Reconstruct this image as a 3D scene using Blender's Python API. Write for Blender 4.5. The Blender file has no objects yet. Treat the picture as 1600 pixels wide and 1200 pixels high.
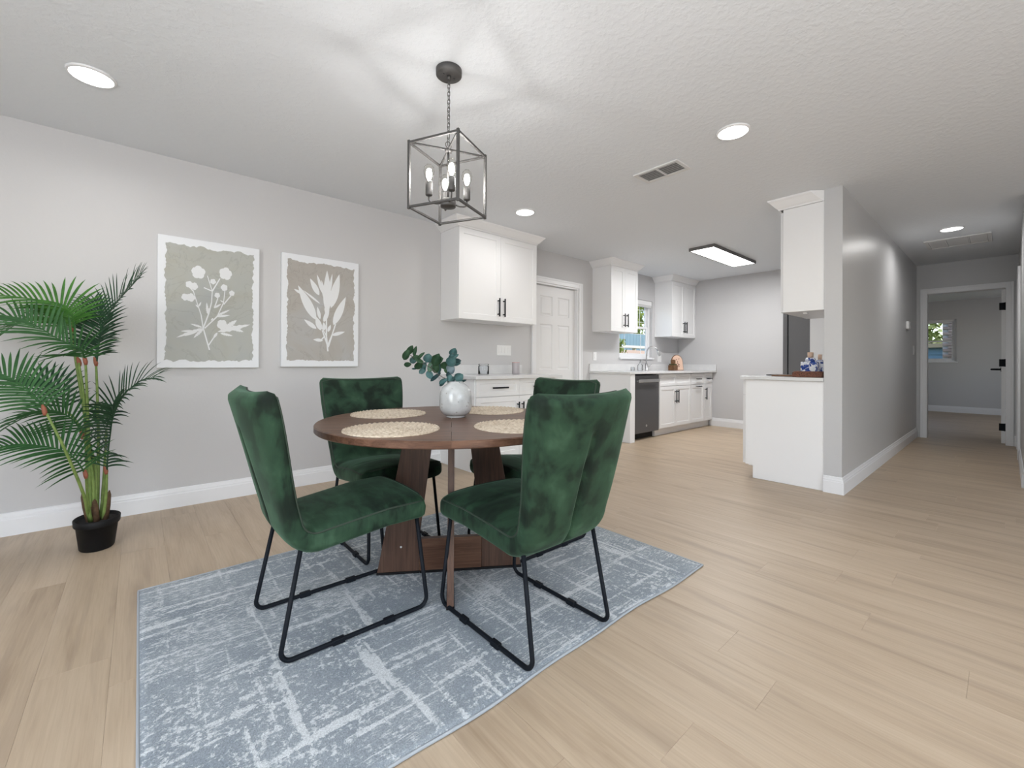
import bpy, bmesh, math, random
from mathutils import Vector, Matrix, Euler
random.seed(7)
PI = math.pi
sc = bpy.context.scene
COL = sc.collection

# ------------------------------------------------------------------ camera
CAM_H = 1.0227
cam_d = bpy.data.cameras.new('camera')
cam_o = bpy.data.objects.new('camera', cam_d)
COL.objects.link(cam_o)
cam_d.sensor_fit = 'HORIZONTAL'
cam_d.sensor_width = 36.0
cam_d.lens = 36.0 * 671.475 / 1600.0
cam_d.shift_y = (565.044 - 600.0) / 1600.0
cam_d.clip_start = 0.02
Fv = Vector((0.65541694, 0.75526084, 0.00311409))
Rv = Vector((0.7552407, -0.6554229, 0.00568506))
Uv = Vector((-0.00633474, 0.0013742, 0.99997899))
cam_o.matrix_world = Matrix(((Rv.x, Uv.x, -Fv.x, 0.0), (Rv.y, Uv.y, -Fv.y, 0.0), (Rv.z, Uv.z, -Fv.z, CAM_H), (0, 0, 0, 1)))
sc.camera = cam_o

# ------------------------------------------------------------------ world, daylight, exposure
sc.view_settings.view_transform = 'Standard'
sc.view_settings.look = 'None'
sc.view_settings.gamma = 1.0
sc.view_settings.use_curve_mapping = False
sc.view_settings.exposure = -0.12
W = bpy.data.worlds.new('sky')
sc.world = W
W.use_nodes = True
wn = W.node_tree.nodes; wn.clear()
sky = wn.new('ShaderNodeTexSky')
sky.sky_type = 'NISHITA'
sky.sun_disc = False
sky.sun_elevation = math.radians(48)
sky.sun_rotation = math.radians(200)
wb = wn.new('ShaderNodeBackground'); wb.inputs['Strength'].default_value = 0.5
wo = wn.new('ShaderNodeOutputWorld')
W.node_tree.links.new(sky.outputs[0], wb.inputs[0])
W.node_tree.links.new(wb.outputs[0], wo.inputs[0])

def area_lamp(name, loc, rot, sx, sy, power, color=(1, 1, 1), shape='RECTANGLE', spread=180):
    d = bpy.data.lights.new(name, 'AREA')
    d.shape = shape; d.size = sx; d.size_y = sy; d.energy = power; d.color = color
    d.spread = math.radians(spread)
    o = bpy.data.objects.new(name, d)
    o.location = loc; o.rotation_euler = rot
    COL.objects.link(o)
    return o

sun_d = bpy.data.lights.new('sun', 'SUN'); sun_d.energy = 2.5; sun_d.angle = math.radians(1.0); sun_d.color = (1, .95, .88)
sun_o = bpy.data.objects.new('sun', sun_d); COL.objects.link(sun_o)
sun_o.location = (6, 9, 6); sun_o.rotation_euler = Euler((math.radians(40), 0, math.radians(25)))
# added area lamps for daylight through assumed openings out of view
DAY_S, DAY_W = 66.0, 46.0
area_lamp('assumed_door_daylight', (0.2, -3.40, 1.15), (math.radians(90), 0, 0), 3.2, 2.0, DAY_S, (0.93, 0.965, 1.0))
area_lamp('assumed_window_daylight', (-2.46, 0.3, 1.45), (math.radians(90), 0, math.radians(-90)), 2.0, 1.3, DAY_W, (0.93, 0.965, 1.0))
area_lamp('daylight_bedroom_window', (11.0, -1.9, 1.5), (math.radians(90), 0, 0), 1.6, 1.2, 13.0, (0.93, 0.965, 1.0))
# added fill lamp behind the camera, standing in for a ceiling-bounced flash
area_lamp('added_bounce_fill', (-.7, -.9, 1.25), (math.radians(180), 0, 0), 1.2, 1.2, 135.0, (.93, .965, 1.0))
P_REC, P_PANEL, P_BULB = 4.2, 38.0, 185.0

# ------------------------------------------------------------------ node helpers
def mat(name, color=(.8, .8, .8), rough=.5, metal=0.0, spec=.5, coat=0.0, emit=None, estr=0.0):
    m = bpy.data.materials.new(name); m.use_nodes = True
    b = m.node_tree.nodes['Principled BSDF']
    b.inputs['Base Color'].default_value = (*color, 1)
    b.inputs['Roughness'].default_value = rough
    b.inputs['Metallic'].default_value = metal
    b.inputs['Specular IOR Level'].default_value = spec
    b.inputs['Coat Weight'].default_value = coat
    if emit:
        b.inputs['Emission Color'].default_value = (*emit, 1)
        b.inputs['Emission Strength'].default_value = estr
    return m
class NT:
    def __init__(s, m):
        s.t = m.node_tree; s.b = s.t.nodes['Principled BSDF']
    def n(s, typ, **kw):
        nd = s.t.nodes.new(typ)
        for k, v in kw.items():
            if k in nd.inputs: nd.inputs[k].default_value = v
            else: setattr(nd, k, v)
        return nd
    def l(s, a, b): s.t.links.new(a, b)
    def coord(s, which='Object', scale=(1, 1, 1), rnd=0.0, attr=None, rot=(0, 0, 0)):
        tc = s.n('ShaderNodeTexCoord'); out = tc.outputs[which]
        if rnd:
            oi = s.n('ShaderNodeObjectInfo')
            src = oi.outputs['Random']
            if attr:
                at = s.n('ShaderNodeAttribute', attribute_name=attr)
                ad = s.n('ShaderNodeMath', operation='ADD'); s.l(src, ad.inputs[0]); s.l(at.outputs['Fac'], ad.inputs[1]); src = ad.outputs[0]
            s.seed = src
            mu = s.n('ShaderNodeVectorMath', operation='SCALE'); mu.inputs[0].default_value = (rnd, rnd * 1.7, rnd * .6)
            s.l(src, mu.inputs['Scale'])
            av = s.n('ShaderNodeVectorMath', operation='ADD'); s.l(out, av.inputs[0]); s.l(mu.outputs[0], av.inputs[1]); out = av.outputs[0]
        mp = s.n('ShaderNodeMapping'); mp.inputs['Scale'].default_value = scale; mp.inputs['Rotation'].default_value = rot
        s.l(out, mp.inputs[0])
        return mp.outputs[0]
    def noise(s, vec, scale=5, detail=4, rough=.5, dist=0.0):
        n = s.n('ShaderNodeTexNoise', Scale=scale, Detail=detail, Roughness=rough, Distortion=dist)
        s.l(vec, n.inputs['Vector']); return n.outputs['Fac']
    def ramp(s, fac, stops, interp='LINEAR'):
        r = s.n('ShaderNodeValToRGB'); r.color_ramp.interpolation = interp
        e = r.color_ramp.elements
        while len(e) < len(stops): e.new(0.5)
        for i, (p, c) in enumerate(stops):
            e[i].position = p; e[i].color = (*c, 1) if len(c) == 3 else c
        s.l(fac, r.inputs[0]); return r.outputs[0]
    def mix(s, fac, a, b, mode='MIX'):
        m = s.n('ShaderNodeMix', data_type='RGBA', blend_type=mode)
        for sock, v in ((m.inputs[0], fac), (m.inputs[6], a), (m.inputs[7], b)):
            if isinstance(v, (int, float)): sock.default_value = v
            elif isinstance(v, tuple): sock.default_value = (*v, 1)
            else: s.l(v, sock)
        return m.outputs[2]
    def math(s, op, a, b=0.0):
        m = s.n('ShaderNodeMath', operation=op)
        for i, v in enumerate((a, b)):
            if isinstance(v, (int, float)): m.inputs[i].default_value = v
            else: s.l(v, m.inputs[i])
        return m.outputs[0]
    def bump(s, h, strength=.2, dist=.01):
        b = s.n('ShaderNodeBump', Strength=strength, Distance=dist)
        s.l(h, b.inputs['Height']); s.l(b.outputs[0], s.b.inputs['Normal'])
    def col(s, c): s.l(c, s.b.inputs['Base Color'])

def paint(name, c, rough, bscale, bstr, spec=.4):
    m = mat(name, c, rough, spec=spec); t = NT(m)
    v = t.coord()
    t.bump(t.noise(v, bscale, 3, .55), bstr, .004)
    return m
M = {}
M['wall'] = paint('wall_paint_grey', (.57, .565, .57), .5, 90, .12)
M['wall_gloss'] = paint('wall_paint_grey_satin', (.55, .55, .555), .36, 60, .16, .5)
cm = mat('ceiling_paint', (.775, .805, .84), .7, spec=.3); t = NT(cm)
v = t.coord()
n1 = t.noise(v, 28, 3, .6); n2 = t.noise(v, 75, 2, .5)
t.bump(t.math('ADD', t.ramp(n1, [(.45, (0, 0, 0)), (.62, (1, 1, 1))]), t.math('MULTIPLY', n2, .6)), .22, .004)
M['ceiling'] = cm
M['trim'] = mat('trim_white_gloss', (.80, .805, .82), .35)
M['cab'] = mat('cabinet_white_satin', (.84, .84, .845), .38)
M['door'] = mat('door_white', (.76, .76, .765), .42)
q = mat('quartz_white', (.8, .8, .8), .18); t = NT(q); v = t.coord()
t.col(t.ramp(t.noise(v, 9, 6, .6), [(.3, (.67, .67, .675)), (.7, (.73, .73, .73))])); M['quartz'] = q
M['black'] = mat('black_powder_coat', (.006, .008, .012), .6, spec=.16)
M['black_matte'] = mat('black_plastic', (.007, .007, .008), .55, spec=.22)
M['iron'] = mat('dark_iron', (.075, .072, .07), .5, .3)
M['chrome'] = mat('brushed_nickel', (.50, .50, .50), .28, 1.0)
M['steel'] = mat('dark_stainless', (.105, .105, .11), .40, .35)
M['steel_light'] = mat('stainless_handle', (.55, .55, .55), .3, 1.0)
M['fridge'] = mat('fridge_grey', (.16, .16, .165), .45, .2)
def emit(name, c, s): return mat(name, (.9, .9, .9), .5, emit=c, estr=s)
M['lens'] = emit('light_lens', (1, .985, .96), 9.0)
M['panel_lens'] = emit('panel_light_lens', (1, 1, 1), 7.0)
M['filament'] = emit('lit_filament', (1, .98, .96), P_BULB)
def glass(name, c=(1, 1, 1), rough=0.0, ior=1.45, thin=False):
    m = mat(name, c, rough); b = m.node_tree.nodes['Principled BSDF']
    b.inputs['Transmission Weight'].default_value = 1.0; b.inputs['IOR'].default_value = 1.02 if thin else ior
    return m
def thin_glass(name, tint=(1, 1, 1), refl=.10):
    m = bpy.data.materials.new(name); m.use_nodes = True; t_ = m.node_tree; t_.nodes.clear()
    o = t_.nodes.new('ShaderNodeOutputMaterial'); mx = t_.nodes.new('ShaderNodeMixShader'); tr = t_.nodes.new('ShaderNodeBsdfTransparent'); gl = t_.nodes.new('ShaderNodeBsdfGlossy')
    fz = t_.nodes.new('ShaderNodeLayerWeight'); fz.inputs['Blend'].default_value = refl
    tr.inputs[0].default_value = (*tint, 1); gl.inputs['Roughness'].default_value = .02
    t_.links.new(fz.outputs['Fresnel'], mx.inputs[0]); t_.links.new(tr.outputs[0], mx.inputs[1]); t_.links.new(gl.outputs[0], mx.inputs[2]); t_.links.new(mx.outputs[0], o.inputs[0])
    return m
M['glass'] = thin_glass('clear_glass', (.95, .96, .97), .18); M['pane'] = thin_glass('window_glass'); M['bulb_glass'] = thin_glass('bulb_glass', (.99, .985, .97), .04)

# walnut
w = mat('walnut', (.12, .06, .035), .36, spec=.32); t = NT(w)
def turned(sc_):
    r_ = t.coord(rnd=9, rot=(0, 0, -(math.atan2(1.78, 1.155) + PI / 2))); mp = t.n('ShaderNodeMapping'); mp.inputs['Scale'].default_value = sc_; t.l(r_, mp.inputs[0]); return mp.outputs[0]
v = turned((1.2, 16, 16)); n = t.noise(v, 2.2, 6, .6, .6)
v2 = turned((2, 60, 60)); n2 = t.noise(v2, 3, 4, .6)
c = t.ramp(n, [(.30, (.050, .023, .015)), (.48, (.115, .056, .035)), (.68, (.205, .110, .070))])
c = t.mix(.35, c, t.ramp(n2, [(.3, (.055, .028, .018)), (.7, (.2, .11, .07))]))
t.col(c); t.bump(n2, .05, .002); M['walnut'] = w
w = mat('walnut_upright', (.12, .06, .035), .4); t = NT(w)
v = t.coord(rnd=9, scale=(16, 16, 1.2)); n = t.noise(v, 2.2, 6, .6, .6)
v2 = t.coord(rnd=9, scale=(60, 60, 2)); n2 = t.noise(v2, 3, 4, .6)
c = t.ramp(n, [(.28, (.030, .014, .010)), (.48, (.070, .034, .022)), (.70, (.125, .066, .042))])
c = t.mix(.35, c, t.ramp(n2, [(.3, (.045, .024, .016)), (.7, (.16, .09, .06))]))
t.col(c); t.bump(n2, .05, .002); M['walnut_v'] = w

# oak plank: boards run along y
w = mat('oak_vinyl_plank', (.5, .4, .28), .42, spec=.4); t = NT(w)
v = t.coord(rnd=37, attr='seed', scale=(5.0, .55, 1)); seed = t.seed
n = t.noise(v, 2.0, 5, .55, .9)
v2 = t.coord(rnd=37, attr='seed', scale=(70, 2.2, 1)); n2 = t.noise(v2, 2.0, 4, .6)
v3 = t.coord(rnd=11, attr='seed', scale=(9, .7, 1)); n3 = t.noise(v3, 1.6, 3, .5, .6)
c = t.ramp(n, [(.26, (.335, .245, .162)), (.40, (.445, .340, .236)), (.60, (.510, .400, .286)), (.8, (.550, .440, .322))])
c = t.mix(.30, c, t.ramp(n2, [(.32, (.385, .29, .20)), (.6, (.545, .43, .315))]))
streak = t.ramp(n3, [(.52, (0, 0, 0)), (.72, (1, 1, 1))])
c = t.mix(t.math('MULTIPLY', streak, .44), c, (.28, .205, .145))
fr = t.math('FRACT', t.math('MULTIPLY', seed, 7.31))
c = t.mix(1.0, c, t.ramp(fr, [(0, (.965, .96, .955)), (1, (1.02, 1.02, 1.02))]), 'MULTIPLY')
t.col(c); t.bump(n2, .04, .001); M['oak'] = w

# velvet
w = mat('green_velvet', (.03, .09, .05), .75, spec=.25); t = NT(w)
v = t.coord(rnd=5, scale=(1, 1, 1)); n = t.noise(v, 6.5, 3, .5, .5)
v2 = t.coord(rnd=5, scale=(3.2, 1.1, 1)); n2 = t.noise(v2, 9, 3, .55, .4)
f = t.math('ADD', t.math('MULTIPLY', n, .62), t.math('MULTIPLY', n2, .38))
t.col(t.ramp(f, [(.37, (.0040, .0095, .006)), (.45, (.0080, .019, .011)), (.50, (.015, .039, .021)), (.58, (.021, .054, .029)), (.68, (.042, .092, .053))]))
t.b.inputs['Sheen Weight'].default_value = .22; t.b.inputs['Sheen Roughness'].default_value = .4
t.b.inputs['Sheen Tint'].default_value = (.45, .8, .55, 1)
t.bump(t.noise(v, 260, 2, .5), .15, .001); M['velvet'] = w
M['piping'] = mat('velvet_piping', (.026, .042, .028), .7)

# rug
w = mat('rug_pile_blue_grey', (.4, .45, .5), .95, spec=.1); t = NT(w)
v = t.coord()
base = t.ramp(t.noise(v, 2.6, 4, .6), [(.3, (.255, .290, .325)), (.5, (.31, .345, .375)), (.72, (.37, .405, .43))])
def fld(scale, ns, det=4, rough=.6, dist=.3, lo=.5, hi=.7):
    return t.ramp(t.noise(t.coord(scale=scale), ns, det, rough, dist), [(lo, (0, 0, 0)), (hi, (1, 1, 1))])
lx = fld((1.5, 27, 1), 1.0, 3, .55, .35, .52, .66)
ly = fld((24, 1.5, 1), 1.0, 3, .55, .35, .53, .67)
pat = fld((1, 1.5, 1), 1.9, 4, .6, .4, .50, .68)
def spread(f_): return t.ramp(f_, [(.34, (0, 0, 0)), (.66, (1, 1, 1))])
iso = spread(t.noise(t.coord(), 55, 5, .72, .3))
dash = spread(t.noise(t.coord(scale=(16, 75, 1)), 2.0, 5, .7, .2))
dsel = fld((1, 1, 1), 1.3, 2, .5, .2, .42, .62)
grain = t.mix(dsel, iso, dash)
brk = fld((1, 1, 1), 5.0, 3, .6, .3, .34, .62)
lines = t.math('MULTIPLY', t.math('MAXIMUM', lx, ly), t.math('ADD', t.math('MULTIPLY', brk, .6), .4))
cov = t.math('MAXIMUM', t.math('MAXIMUM', t.math('MULTIPLY', lines, .92), t.math('MULTIPLY', pat, .60)), t.math('MULTIPLY', brk, .26))
mk = t.ramp(t.math('ADD', t.math('MULTIPLY', grain, .60), t.math('MULTIPLY', cov, .52)), [(.43, (0, 0, 0)), (.60, (1, 1, 1))])
c = t.mix(t.math('MULTIPLY', mk, .80), base, (.71, .735, .742))
spk = t.noise(v, 240, 2, .7)
c = t.mix(1.0, c, t.ramp(spk, [(.3, (.70, .71, .72)), (.7, (1.18, 1.18, 1.18))]), 'MULTIPLY')
t.col(c)
t.bump(t.math('ADD', spk, t.math('MULTIPLY', mk, .3)), .5, .004); M['rug'] = w
M['rug_edge'] = mat('rug_binding', (.36, .39, .42), .8)

# rattan
w = mat('woven_seagrass', (.62, .5, .36), .7); t = NT(w); v = t.coord(rnd=3)
t.col(t.ramp(t.noise(v, 60, 4, .6), [(.3, (.44, .35, .25)), (.5, (.60, .50, .385)), (.72, (.72, .63, .51))])); M['rattan'] = w
# ceramic
w = mat('speckled_ceramic', (.8, .8, .78), .16, coat=.4); t = NT(w); v = t.coord()
vo = t.n('ShaderNodeTexVoronoi', Scale=48.0, feature='F1'); t.l(v, vo.inputs['Vector'])
sp = t.ramp(vo.outputs['Distance'], [(.15, (1, 1, 1)), (.24, (0, 0, 0))])
sel = t.ramp(t.noise(v, 40, 2, .5), [(.47, (0, 0, 0)), (.55, (1, 1, 1))])
b0 = t.ramp(t.noise(v, 9, 4, .6), [(.35, (.50, .51, .50)), (.65, (.66, .66, .65))])
t.col(t.mix(t.math('MULTIPLY', t.math('MULTIPLY', sp, sel), .75), b0, (.30, .28, .25))); M['ceramic'] = w

def leafmat(name, a, b, rough=.45, nscale=14):
    m = mat(name, a, rough, spec=.28); t = NT(m); v = t.coord(rnd=4)
    t.col(t.ramp(t.noise(v, nscale, 3, .6), [(.3, a), (.7, b)])); return m
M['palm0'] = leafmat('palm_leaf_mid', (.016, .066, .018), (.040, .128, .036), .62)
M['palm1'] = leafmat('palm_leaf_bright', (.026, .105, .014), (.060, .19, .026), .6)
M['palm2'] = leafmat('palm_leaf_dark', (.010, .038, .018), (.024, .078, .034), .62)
M['stem'] = leafmat('palm_stem', (.12, .19, .045), (.21, .29, .085), .5, 30)
M['sheath'] = leafmat('palm_sheath', (.055, .032, .018), (.13, .075, .04), .7, 40)
M['node'] = mat('palm_node_terracotta', (.27, .085, .045), .6)
M['soil'] = mat('potting_soil', (.012, .010, .010), .95)
M['euc0'] = leafmat('eucalyptus_green', (.035, .095, .050), (.095, .19, .10))
M['euc1'] = leafmat('eucalyptus_teal', (.075, .19, .19), (.20, .36, .36))
M['euc2'] = leafmat('eucalyptus_dark', (.030, .080, .085), (.08, .15, .16))
M['euc3'] = leafmat('eucalyptus_light', (.12, .24, .17), (.24, .40, .30))
M['euc4'] = leafmat('eucalyptus_pale', (.24, .33, .38), (.40, .50, .55))
M['twig'] = mat('eucalyptus_twig', (.12, .10, .09), .7)
M['canvas'] = mat('canvas_white', (.78, .80, .83), .7)
def washmat(name, cs):
    m = mat(name, cs[0], .75); t = NT(m); v = t.coord()
    n = t.noise(v, 2.6, 5, .55, .8)
    vv = t.coord(rot=(0, 0, .3)); e = t.noise(vv, 4.5, 7, .55, 1.2)
    line = t.ramp(e, [(.482, (0, 0, 0)), (.5, (1, 1, 1)), (.518, (0, 0, 0))])
    c = t.ramp(n, [(.25, cs[0]), (.5, cs[1]), (.75, cs[2])])
    t.col(t.mix(t.math('MULTIPLY', line, .30), c, cs[3])); return m
M['washL'] = washmat('watercolour_wash_green_grey', [(.40, .42, .42), (.43, .44, .41), (.40, .385, .32), (.27, .27, .25)])
M['washR'] = washmat('watercolour_wash_taupe', [(.44, .45, .46), (.42, .40, .37), (.38, .345, .31), (.26, .24, .22)])
M['print_white'] = mat('print_white', (.76, .775, .79), .75)
M['peach'] = mat('painted_board_peach', (.80, .55, .42), .6)
M['brown'] = leafmat('stained_wood', (.10, .045, .02), (.22, .11, .05), .5, 25)
M['amber'] = mat('amber_leaf_print', (.16, .03, .012), .6)
M['olive'] = mat('olive_band', (.06, .055, .012), .6)
M['candle'] = mat('frosted_mauve_glass', (.40, .37, .385), .3)
M['candle_rim'] = mat('rose_metal', (.55, .30, .28), .35, .4)
M['cork'] = mat('cork', (.62, .44, .33), .8)
w = mat('blue_white_porcelain', (.8, .8, .8), .2); t = NT(w); v = t.coord(rnd=3)
t.col(t.ramp(t.noise(v, 26, 4, .6, .6), [(.50, (.78, .80, .84)), (.54, (.03, .07, .30))])); M['porcelain'] = w
w = mat('woven_tray', (.2, .08, .04), .6); t = NT(w); v = t.coord(scale=(1, 1, 2))
t.col(t.ramp(t.noise(v, 90, 3, .6), [(.35, (.05, .016, .008)), (.65, (.24, .085, .045))])); M['tray'] = w
M['plate'] = mat('white_plastic', (.82, .82, .82), .35)
M['blind'] = mat('blind_white', (.8, .8, .8), .5)
M['vent'] = mat('vent_white', (.72, .72, .72), .5)
M['vent_dark'] = mat('duct_dark', (.24, .24, .24), .8)
M['panel_frame'] = mat('panel_frame_bronze', (.14, .135, .13), .5)
M['grille_filter'] = mat('filter_pad', (.66, .66, .66), .9)
# outdoors
M['teal'] = mat('teal_siding', (.20, .30, .33), .6)
M['peachwall'] = mat('peach_stucco', (.72, .52, .40), .85)
M['cream'] = mat('cream_rail', (.85, .80, .62), .6)
M['leaf_out'] = leafmat('shrub_leaf', (.10, .17, .02), (.36, .40, .07), .6, 9)
M['leaf_out2'] = leafmat('shrub_leaf_olive', (.12, .15, .04), (.34, .38, .12), .6, 9)
M['brickm'] = leafmat('weathered_brick', (.13, .095, .075), (.25, .195, .165), .85, 5)
M['mortar'] = mat('mortar', (.34, .31, .28), .9)
M['blueside'] = mat('blue_grey_siding', (.20, .30, .37), .6)
M['tan'] = mat('tan_fascia', (.55, .40, .24), .7)
M['grass'] = leafmat('lawn', (.06, .12, .02), (.14, .2, .05), .9, 6)

# ------------------------------------------------------------------ mesh helpers
def new_bm(): return bmesh.new()
def box(bm, x0, x1, y0, y1, z0, z1, bev=0.0, seg=2):
    if x1 < x0: x0, x1 = x1, x0
    if y1 < y0: y0, y1 = y1, y0
    if z1 < z0: z0, z1 = z1, z0
    vs = [bm.verts.new(p) for p in ((x0, y0, z0), (x1, y0, z0), (x1, y1, z0), (x0, y1, z0), (x0, y0, z1), (x1, y0, z1), (x1, y1, z1), (x0, y1, z1))]
    fs = [bm.faces.new([vs[i] for i in f]) for f in ((3, 2, 1, 0), (4, 5, 6, 7), (0, 1, 5, 4), (1, 2, 6, 5), (2, 3, 7, 6), (3, 0, 4, 7))]
    if bev > 0:
        es = list({e for f in fs for e in f.edges})
        bmesh.ops.bevel(bm, geom=es, offset=bev, segments=seg, affect='EDGES', profile=.5, clamp_overlap=True)
    return vs
def bxm(*a, **k):
    bm = new_bm(); box(bm, *a, **k); return bm
def prism(bm, pts, axis, a, b, bev=0.0):
    """polygon pts (2D) extruded along axis 0/1/2 from a to b"""
    def P(p, t):
        return {0: (t, p[0], p[1]), 1: (p[0], t, p[1]), 2: (p[0], p[1], t)}[axis]
    v0 = [bm.verts.new(P(p, a)) for p in pts]; v1 = [bm.verts.new(P(p, b)) for p in pts]
    fs = [bm.faces.new(v0), bm.faces.new(v1)]
    n = len(pts)
    for i in range(n): fs.append(bm.faces.new((v0[i], v0[(i + 1) % n], v1[(i + 1) % n], v1[i])))
    bmesh.ops.recalc_face_normals(bm, faces=fs)
    if bev: bmesh.ops.bevel(bm, geom=list({e for f in fs for e in f.edges}), offset=bev, segments=2, affect='EDGES', profile=.5, clamp_overlap=True)
def fillet(pts, r, n=6, closed=False):
    """round the corners of a polyline"""
    P = [Vector(p) for p in pts]; out = []
    m = len(P)
    for i in range(m):
        if not closed and i in (0, m - 1): out.append(P[i]); continue
        a, b, c = P[i - 1], P[i], P[(i + 1) % m]
        u = (a - b); w = (c - b); lu, lw = u.length, w.length; u.normalize(); w.normalize()
        ang = u.angle(w)
        if ang > 3.1: out.append(b); continue
        d = min(r / math.tan(ang / 2), lu * .49, lw * .49); rr = d * math.tan(ang / 2)
        ctr = b + (u + w).normalized() * (rr / math.sin(ang / 2))
        s = b + u * d - ctr; e = b + w * d - ctr
        for k in range(n + 1):
            q = s.normalized().slerp(e.normalized(), k / n) * rr
            out.append(ctr + q)
    return out
def tube(bm, pts, r, n=8, closed=False, caps=True, radii=None):
    P = [Vector(p) for p in pts]; m = len(P); rings = []
    T = []
    for i in range(m):
        if closed: d = P[(i + 1) % m] - P[i - 1]
        else: d = P[min(i + 1, m - 1)] - P[max(i - 1, 0)]
        T.append(d.normalized() if d.length > 1e-9 else Vector((0, 0, 1)))
    ref = Vector((0, 0, 1)) if abs(T[0].z) < .9 else Vector((1, 0, 0))
    N = (ref - T[0] * ref.dot(T[0])).normalized()
    for i in range(m):
        N = (N - T[i] * N.dot(T[i]));
        if N.length < 1e-6: N = T[i].orthogonal()
        N.normalize(); B = T[i].cross(N)
        rr = radii[i] if radii else r
        rings.append([bm.verts.new(P[i] + (N * math.cos(2 * PI * k / n) + B * math.sin(2 * PI * k / n)) * rr) for k in range(n)])
    for i in range(m if closed else m - 1):
        a, b = rings[i], rings[(i + 1) % m]
        off = 0
        if closed and i == m - 1:
            off = min(range(n), key=lambda o: (b[o].co - a[0].co).length)
        for k in range(n):
            f = bm.faces.new((a[k], a[(k + 1) % n], b[(k + 1 + off) % n], b[(k + off) % n])); f.smooth = True
    if caps and not closed:
        bm.faces.new(rings[0][::-1]); bm.faces.new(rings[-1])
def lathe(bm, prof, c=(0, 0, 0), n=32, sx=1.0, sy=1.0, caps=True, smooth=True):
    rings = []
    for r, z in prof:
        if r < 1e-6: rings.append([bm.verts.new((c[0], c[1], c[2] + z))])
        else: rings.append([bm.verts.new((c[0] + r * sx * math.cos(2 * PI * k / n), c[1] + r * sy * math.sin(2 * PI * k / n), c[2] + z)) for k in range(n)])
    for a, b in zip(rings[:-1], rings[1:]):
        if len(a) == 1 and len(b) == 1: continue
        for k in range(n):
            if len(a) == 1: f = bm.faces.new((a[0], b[(k + 1) % n], b[k]))
            elif len(b) == 1: f = bm.faces.new((a[k], a[(k + 1) % n], b[0]))
            else: f = bm.faces.new((a[k], a[(k + 1) % n], b[(k + 1) % n], b[k]))
            f.smooth = smooth
    if caps:
        if len(rings[0]) > 1: bm.faces.new(rings[0][::-1])
        if len(rings[-1]) > 1: bm.faces.new(rings[-1])
def cyl(bm, a, b, r, n=16): tube(bm, [a, b], r, n)
def tag(o, label=None, cat=None, group=None, kind=None):
    if label: o['label'] = label
    if cat: o['category'] = cat
    if group: o['group'] = group
    if kind: o['kind'] = kind
    return o
ROOTLOC = {}
def obj(name, bm, m, parent=None, local=False, recalc=True, smooth=None, mods=None):
    if recalc: bmesh.ops.recalc_face_normals(bm, faces=bm.faces[:])
    me = bpy.data.meshes.new(name)
    if parent is not None:
        if not local:
            L = ROOTLOC[parent.name]; bmesh.ops.translate(bm, verts=bm.verts[:], vec=-Vector(L))
        off = None
    else:
        if not local:
            xs = [v.co for v in bm.verts]
            off = Vector(((min(v.x for v in xs) + max(v.x for v in xs)) / 2, (min(v.y for v in xs) + max(v.y for v in xs)) / 2, min(v.z for v in xs)))
            bmesh.ops.translate(bm, verts=bm.verts[:], vec=-off)
        else: off = Vector((0, 0, 0))
    if smooth is not None:
        for f in bm.faces: f.smooth = smooth
    bm.to_mesh(me); bm.free()
    if isinstance(m, (list, tuple)):
        for x in m: me.materials.append(x)
    elif m is not None: me.materials.append(m)
    o = bpy.data.objects.new(name, me); COL.objects.link(o)
    if parent is not None:
        o.parent = parent; ROOTLOC[o.name] = ROOTLOC[parent.name]
    else:
        o.location = off; ROOTLOC[o.name] = tuple(off)
    return o
def thing(name, loc, label=None, cat=None, group=None, kind=None, rz=0.0):
    o = bpy.data.objects.new(name, None); o.empty_display_size = .05
    COL.objects.link(o); o.location = loc; o.rotation_euler = (0, 0, rz)
    ROOTLOC[o.name] = tuple(loc)
    return tag(o, label, cat, group, kind)
def struct(name, bm, m, **k):
    return tag(obj(name, bm, m, **k), kind='structure')
def dup(o, parent=None):
    c = o.copy(); COL.objects.link(c)
    if parent is not None: c.parent = parent
    for ch in list(o.children): dup(ch, c)
    return c
def wall(bm, axis, p0, p1, u0, u1, z0, z1, holes=()):
    """wall slab between planes p0,p1 on axis (0: x=const, 1: y=const) with rectangular holes (u0,u1,z0,z1)"""
    us = sorted({u0, u1, *[h[0] for h in holes], *[h[1] for h in holes]}); zs = sorted({z0, z1, *[h[2] for h in holes], *[h[3] for h in holes]})
    us = [u for u in us if u0 <= u <= u1]; zs = [z for z in zs if z0 <= z <= z1]
    def solid(i, j):
        if i < 0 or j < 0 or i >= len(us) - 1 or j >= len(zs) - 1: return False
        uc, zc = (us[i] + us[i + 1]) / 2, (zs[j] + zs[j + 1]) / 2
        return not any(h[0] < uc < h[1] and h[2] < zc < h[3] for h in holes)
    V = {}
    def vv(u, z, p):
        k = (u, z, p)
        if k not in V: V[k] = bm.verts.new((p, u, z) if axis == 0 else (u, p, z))
        return V[k]
    for i in range(len(us) - 1):
        for j in range(len(zs) - 1):
            if not solid(i, j): continue
            a, b, c, d = us[i], us[i + 1], zs[j], zs[j + 1]
            for p in (p0, p1): bm.faces.new((vv(a, c, p), vv(b, c, p), vv(b, d, p), vv(a, d, p)))
            for (di, dj, q) in ((-1, 0, ((a, c), (a, d))), (1, 0, ((b, c), (b, d))), (0, -1, ((a, c), (b, c))), (0, 1, ((a, d), (b, d)))):
                if not solid(i + di, j + dj):
                    (ua, za), (ub, zb) = q
                    bm.faces.new((vv(ua, za, p0), vv(ub, zb, p0), vv(ub, zb, p1), vv(ua, za, p1)))
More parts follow.
